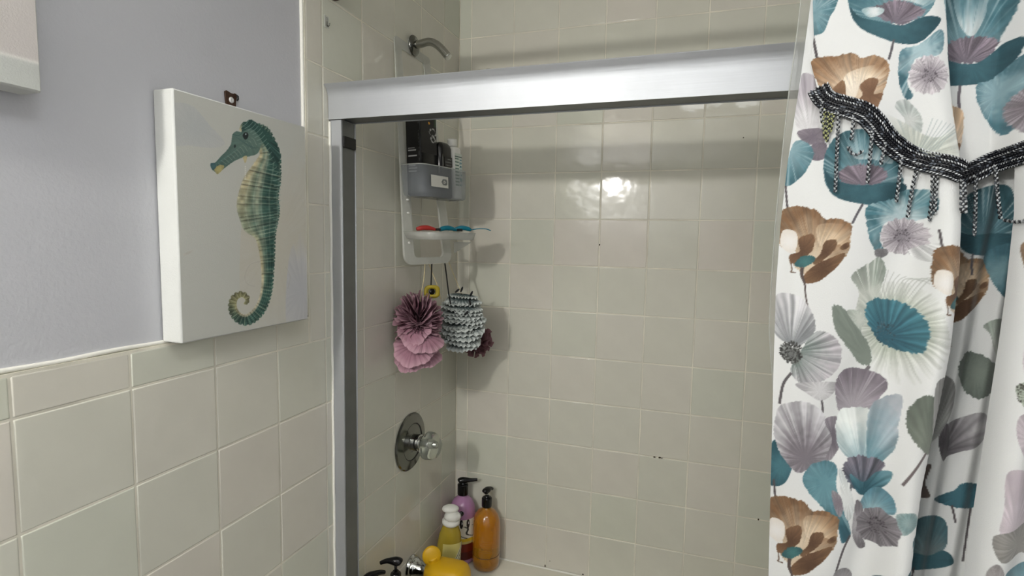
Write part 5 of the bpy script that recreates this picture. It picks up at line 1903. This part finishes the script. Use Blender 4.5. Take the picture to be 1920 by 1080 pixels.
def lab_purple(U, V):
    C = np.ones(U.shape + (3,)) * s2l((224, 222, 210))
    C[V < 0.40] = s2l((120, 38, 22))
    C[V < 0.20] = s2l((84, 28, 24))
    C[(V >= 0.40) & (V < 0.46)] = s2l((206, 190, 120))
    C[(V >= 0.46) & (V < 0.53)] = s2l((222, 190, 50))
    wob = np.sin(U * 14 + np.sin(V * 22) * 2 + V * 26)
    C[(V > 0.53) & (V < 0.84) & (wob > 0.72)] = s2l((60, 62, 58))
    for cu in (0.30, 0.62):
        rr = np.hypot((U - cu) * 1.4, (V - 0.90) * 1.0)
        C[rr < 0.115] = s2l((24, 24, 34))
        C[np.hypot((U - cu - 0.03) * 1.4, (V - 0.915)) < 0.03] = s2l((214, 214, 216))
    return C


patch('label', lambda a_, b_: (0.0464 * math.cos(math.radians(-100 + 95 * a_)), 0.0464 * math.sin(math.radians(-100 + 95 * a_)), 0.022 + 0.150 * b_), 50, 90, lab_purple, ATTRL, pu, (0, 0, 0))
pump_head(pu, 0.2462, math.radians(24), BLACKP, 0.052, None, -0.001, -0.003, cr=0.0195, ch=0.036)

ye = empty('soap_bottle', (0.050, -0.172, TUBZ + 0.0012), 'yellow soap bottle with a white rounded cap, between lavender bottle and spout', 'bottle')
V, F = lathe([(0.026, 0.0), (0.034, 0.003), (0.0375, 0.015), (0.0380, 0.080), (0.0365, 0.130), (0.0320, 0.165), (0.0230, 0.192), (0.0150, 0.203), (0.0150, 0.206)], 36)
V = [(x * 1.12, y * 0.80, z) for x, y, z in V]
lean = Matrix.Rotation(math.radians(4), 4, 'X') @ Matrix.Rotation(math.radians(3), 4, 'Y')
ye.rotation_euler = (math.radians(2), math.radians(3), math.radians(30))
mesh('body', V, F, YELSOAP, ye)
V, F = lathe([(0.0235, 0.1945), (0.0305, 0.2010), (0.0305, 0.2100), (0.0220, 0.2150)], 24)
mesh('collar', V, F, WHITEPL, ye)
V, F = ellipsoid((0.004, -0.004, 0.226), (0.029, 0.024, 0.0175), 22, 12)
mesh('cap', V, F, WHITEPL, ye)
V, F = ellipsoid((-0.004, 0.004, 0.249), (0.029, 0.020, 0.0135), 22, 12)
mesh('spray_head', V, F, WHITEPL, ye)
V, F = ellipsoid((0.034, 0.002, 0.230), (0.009, 0.006, 0.009), 14, 8)
mesh('nozzle', V, F, BLACKP, ye)


def lab_yellow(U, V):
    C = np.ones(U.shape + (3,)) * s2l((206, 196, 120))
    d_ = U * 1.1 - V * 0.9
    C[d_ > 0.15] = s2l((224, 222, 196))
    wob = np.sin(d_ * 38 + np.sin(V * 6) * 1.2)
    C[(d_ > 0.12) & (wob > 0.62)] = s2l((92, 98, 60))
    return C


patch('label', lambda a_, b_: (1.125 * 0.0382 * math.cos(math.radians(-125 + 105 * a_)), 0.81 * 0.0382 * math.sin(math.radians(-125 + 105 * a_)), 0.020 + 0.120 * b_), 50, 70, lab_yellow, ATTRL, ye, (0, 0, 0))


def black_pump(loc, label, H, ang, r):
    o = empty('pump_bottle', (loc[0], loc[1], TUBZ + 0.0012), label, 'bottle')
    V, F = lathe([(r * 0.7, 0.0), (r * 0.95, 0.003), (r, 0.012), (r, H - 0.03), (r * 0.93, H - 0.014), (r * 0.6, H - 0.003), (0.0150, H), (0.0145, H + 0.004)], 32)
    mesh('body', V, F, BLACKM, o)
    pump_head(o, H + 0.0042, ang, BLACKP, 0.042, None, 0.020, 0.004)
    return o


pp1 = on(1, -0.545, 742, 1052)
black_pump((max(pp1[0], 0.048), -0.545), 'black pump bottle with its nozzle raised, on the tub rim beside the door jamb', pp1[2] - TUBZ - 0.0042 - 0.062, math.radians(200), 0.036)
pp2 = on(1, -0.618, 692, 1080)
black_pump((0.038, -0.618), 'black pump bottle barely showing, nearest the door jamb on the tub rim', pp2[2] - TUBZ - 0.0042 - 0.062, math.radians(60), 0.029)
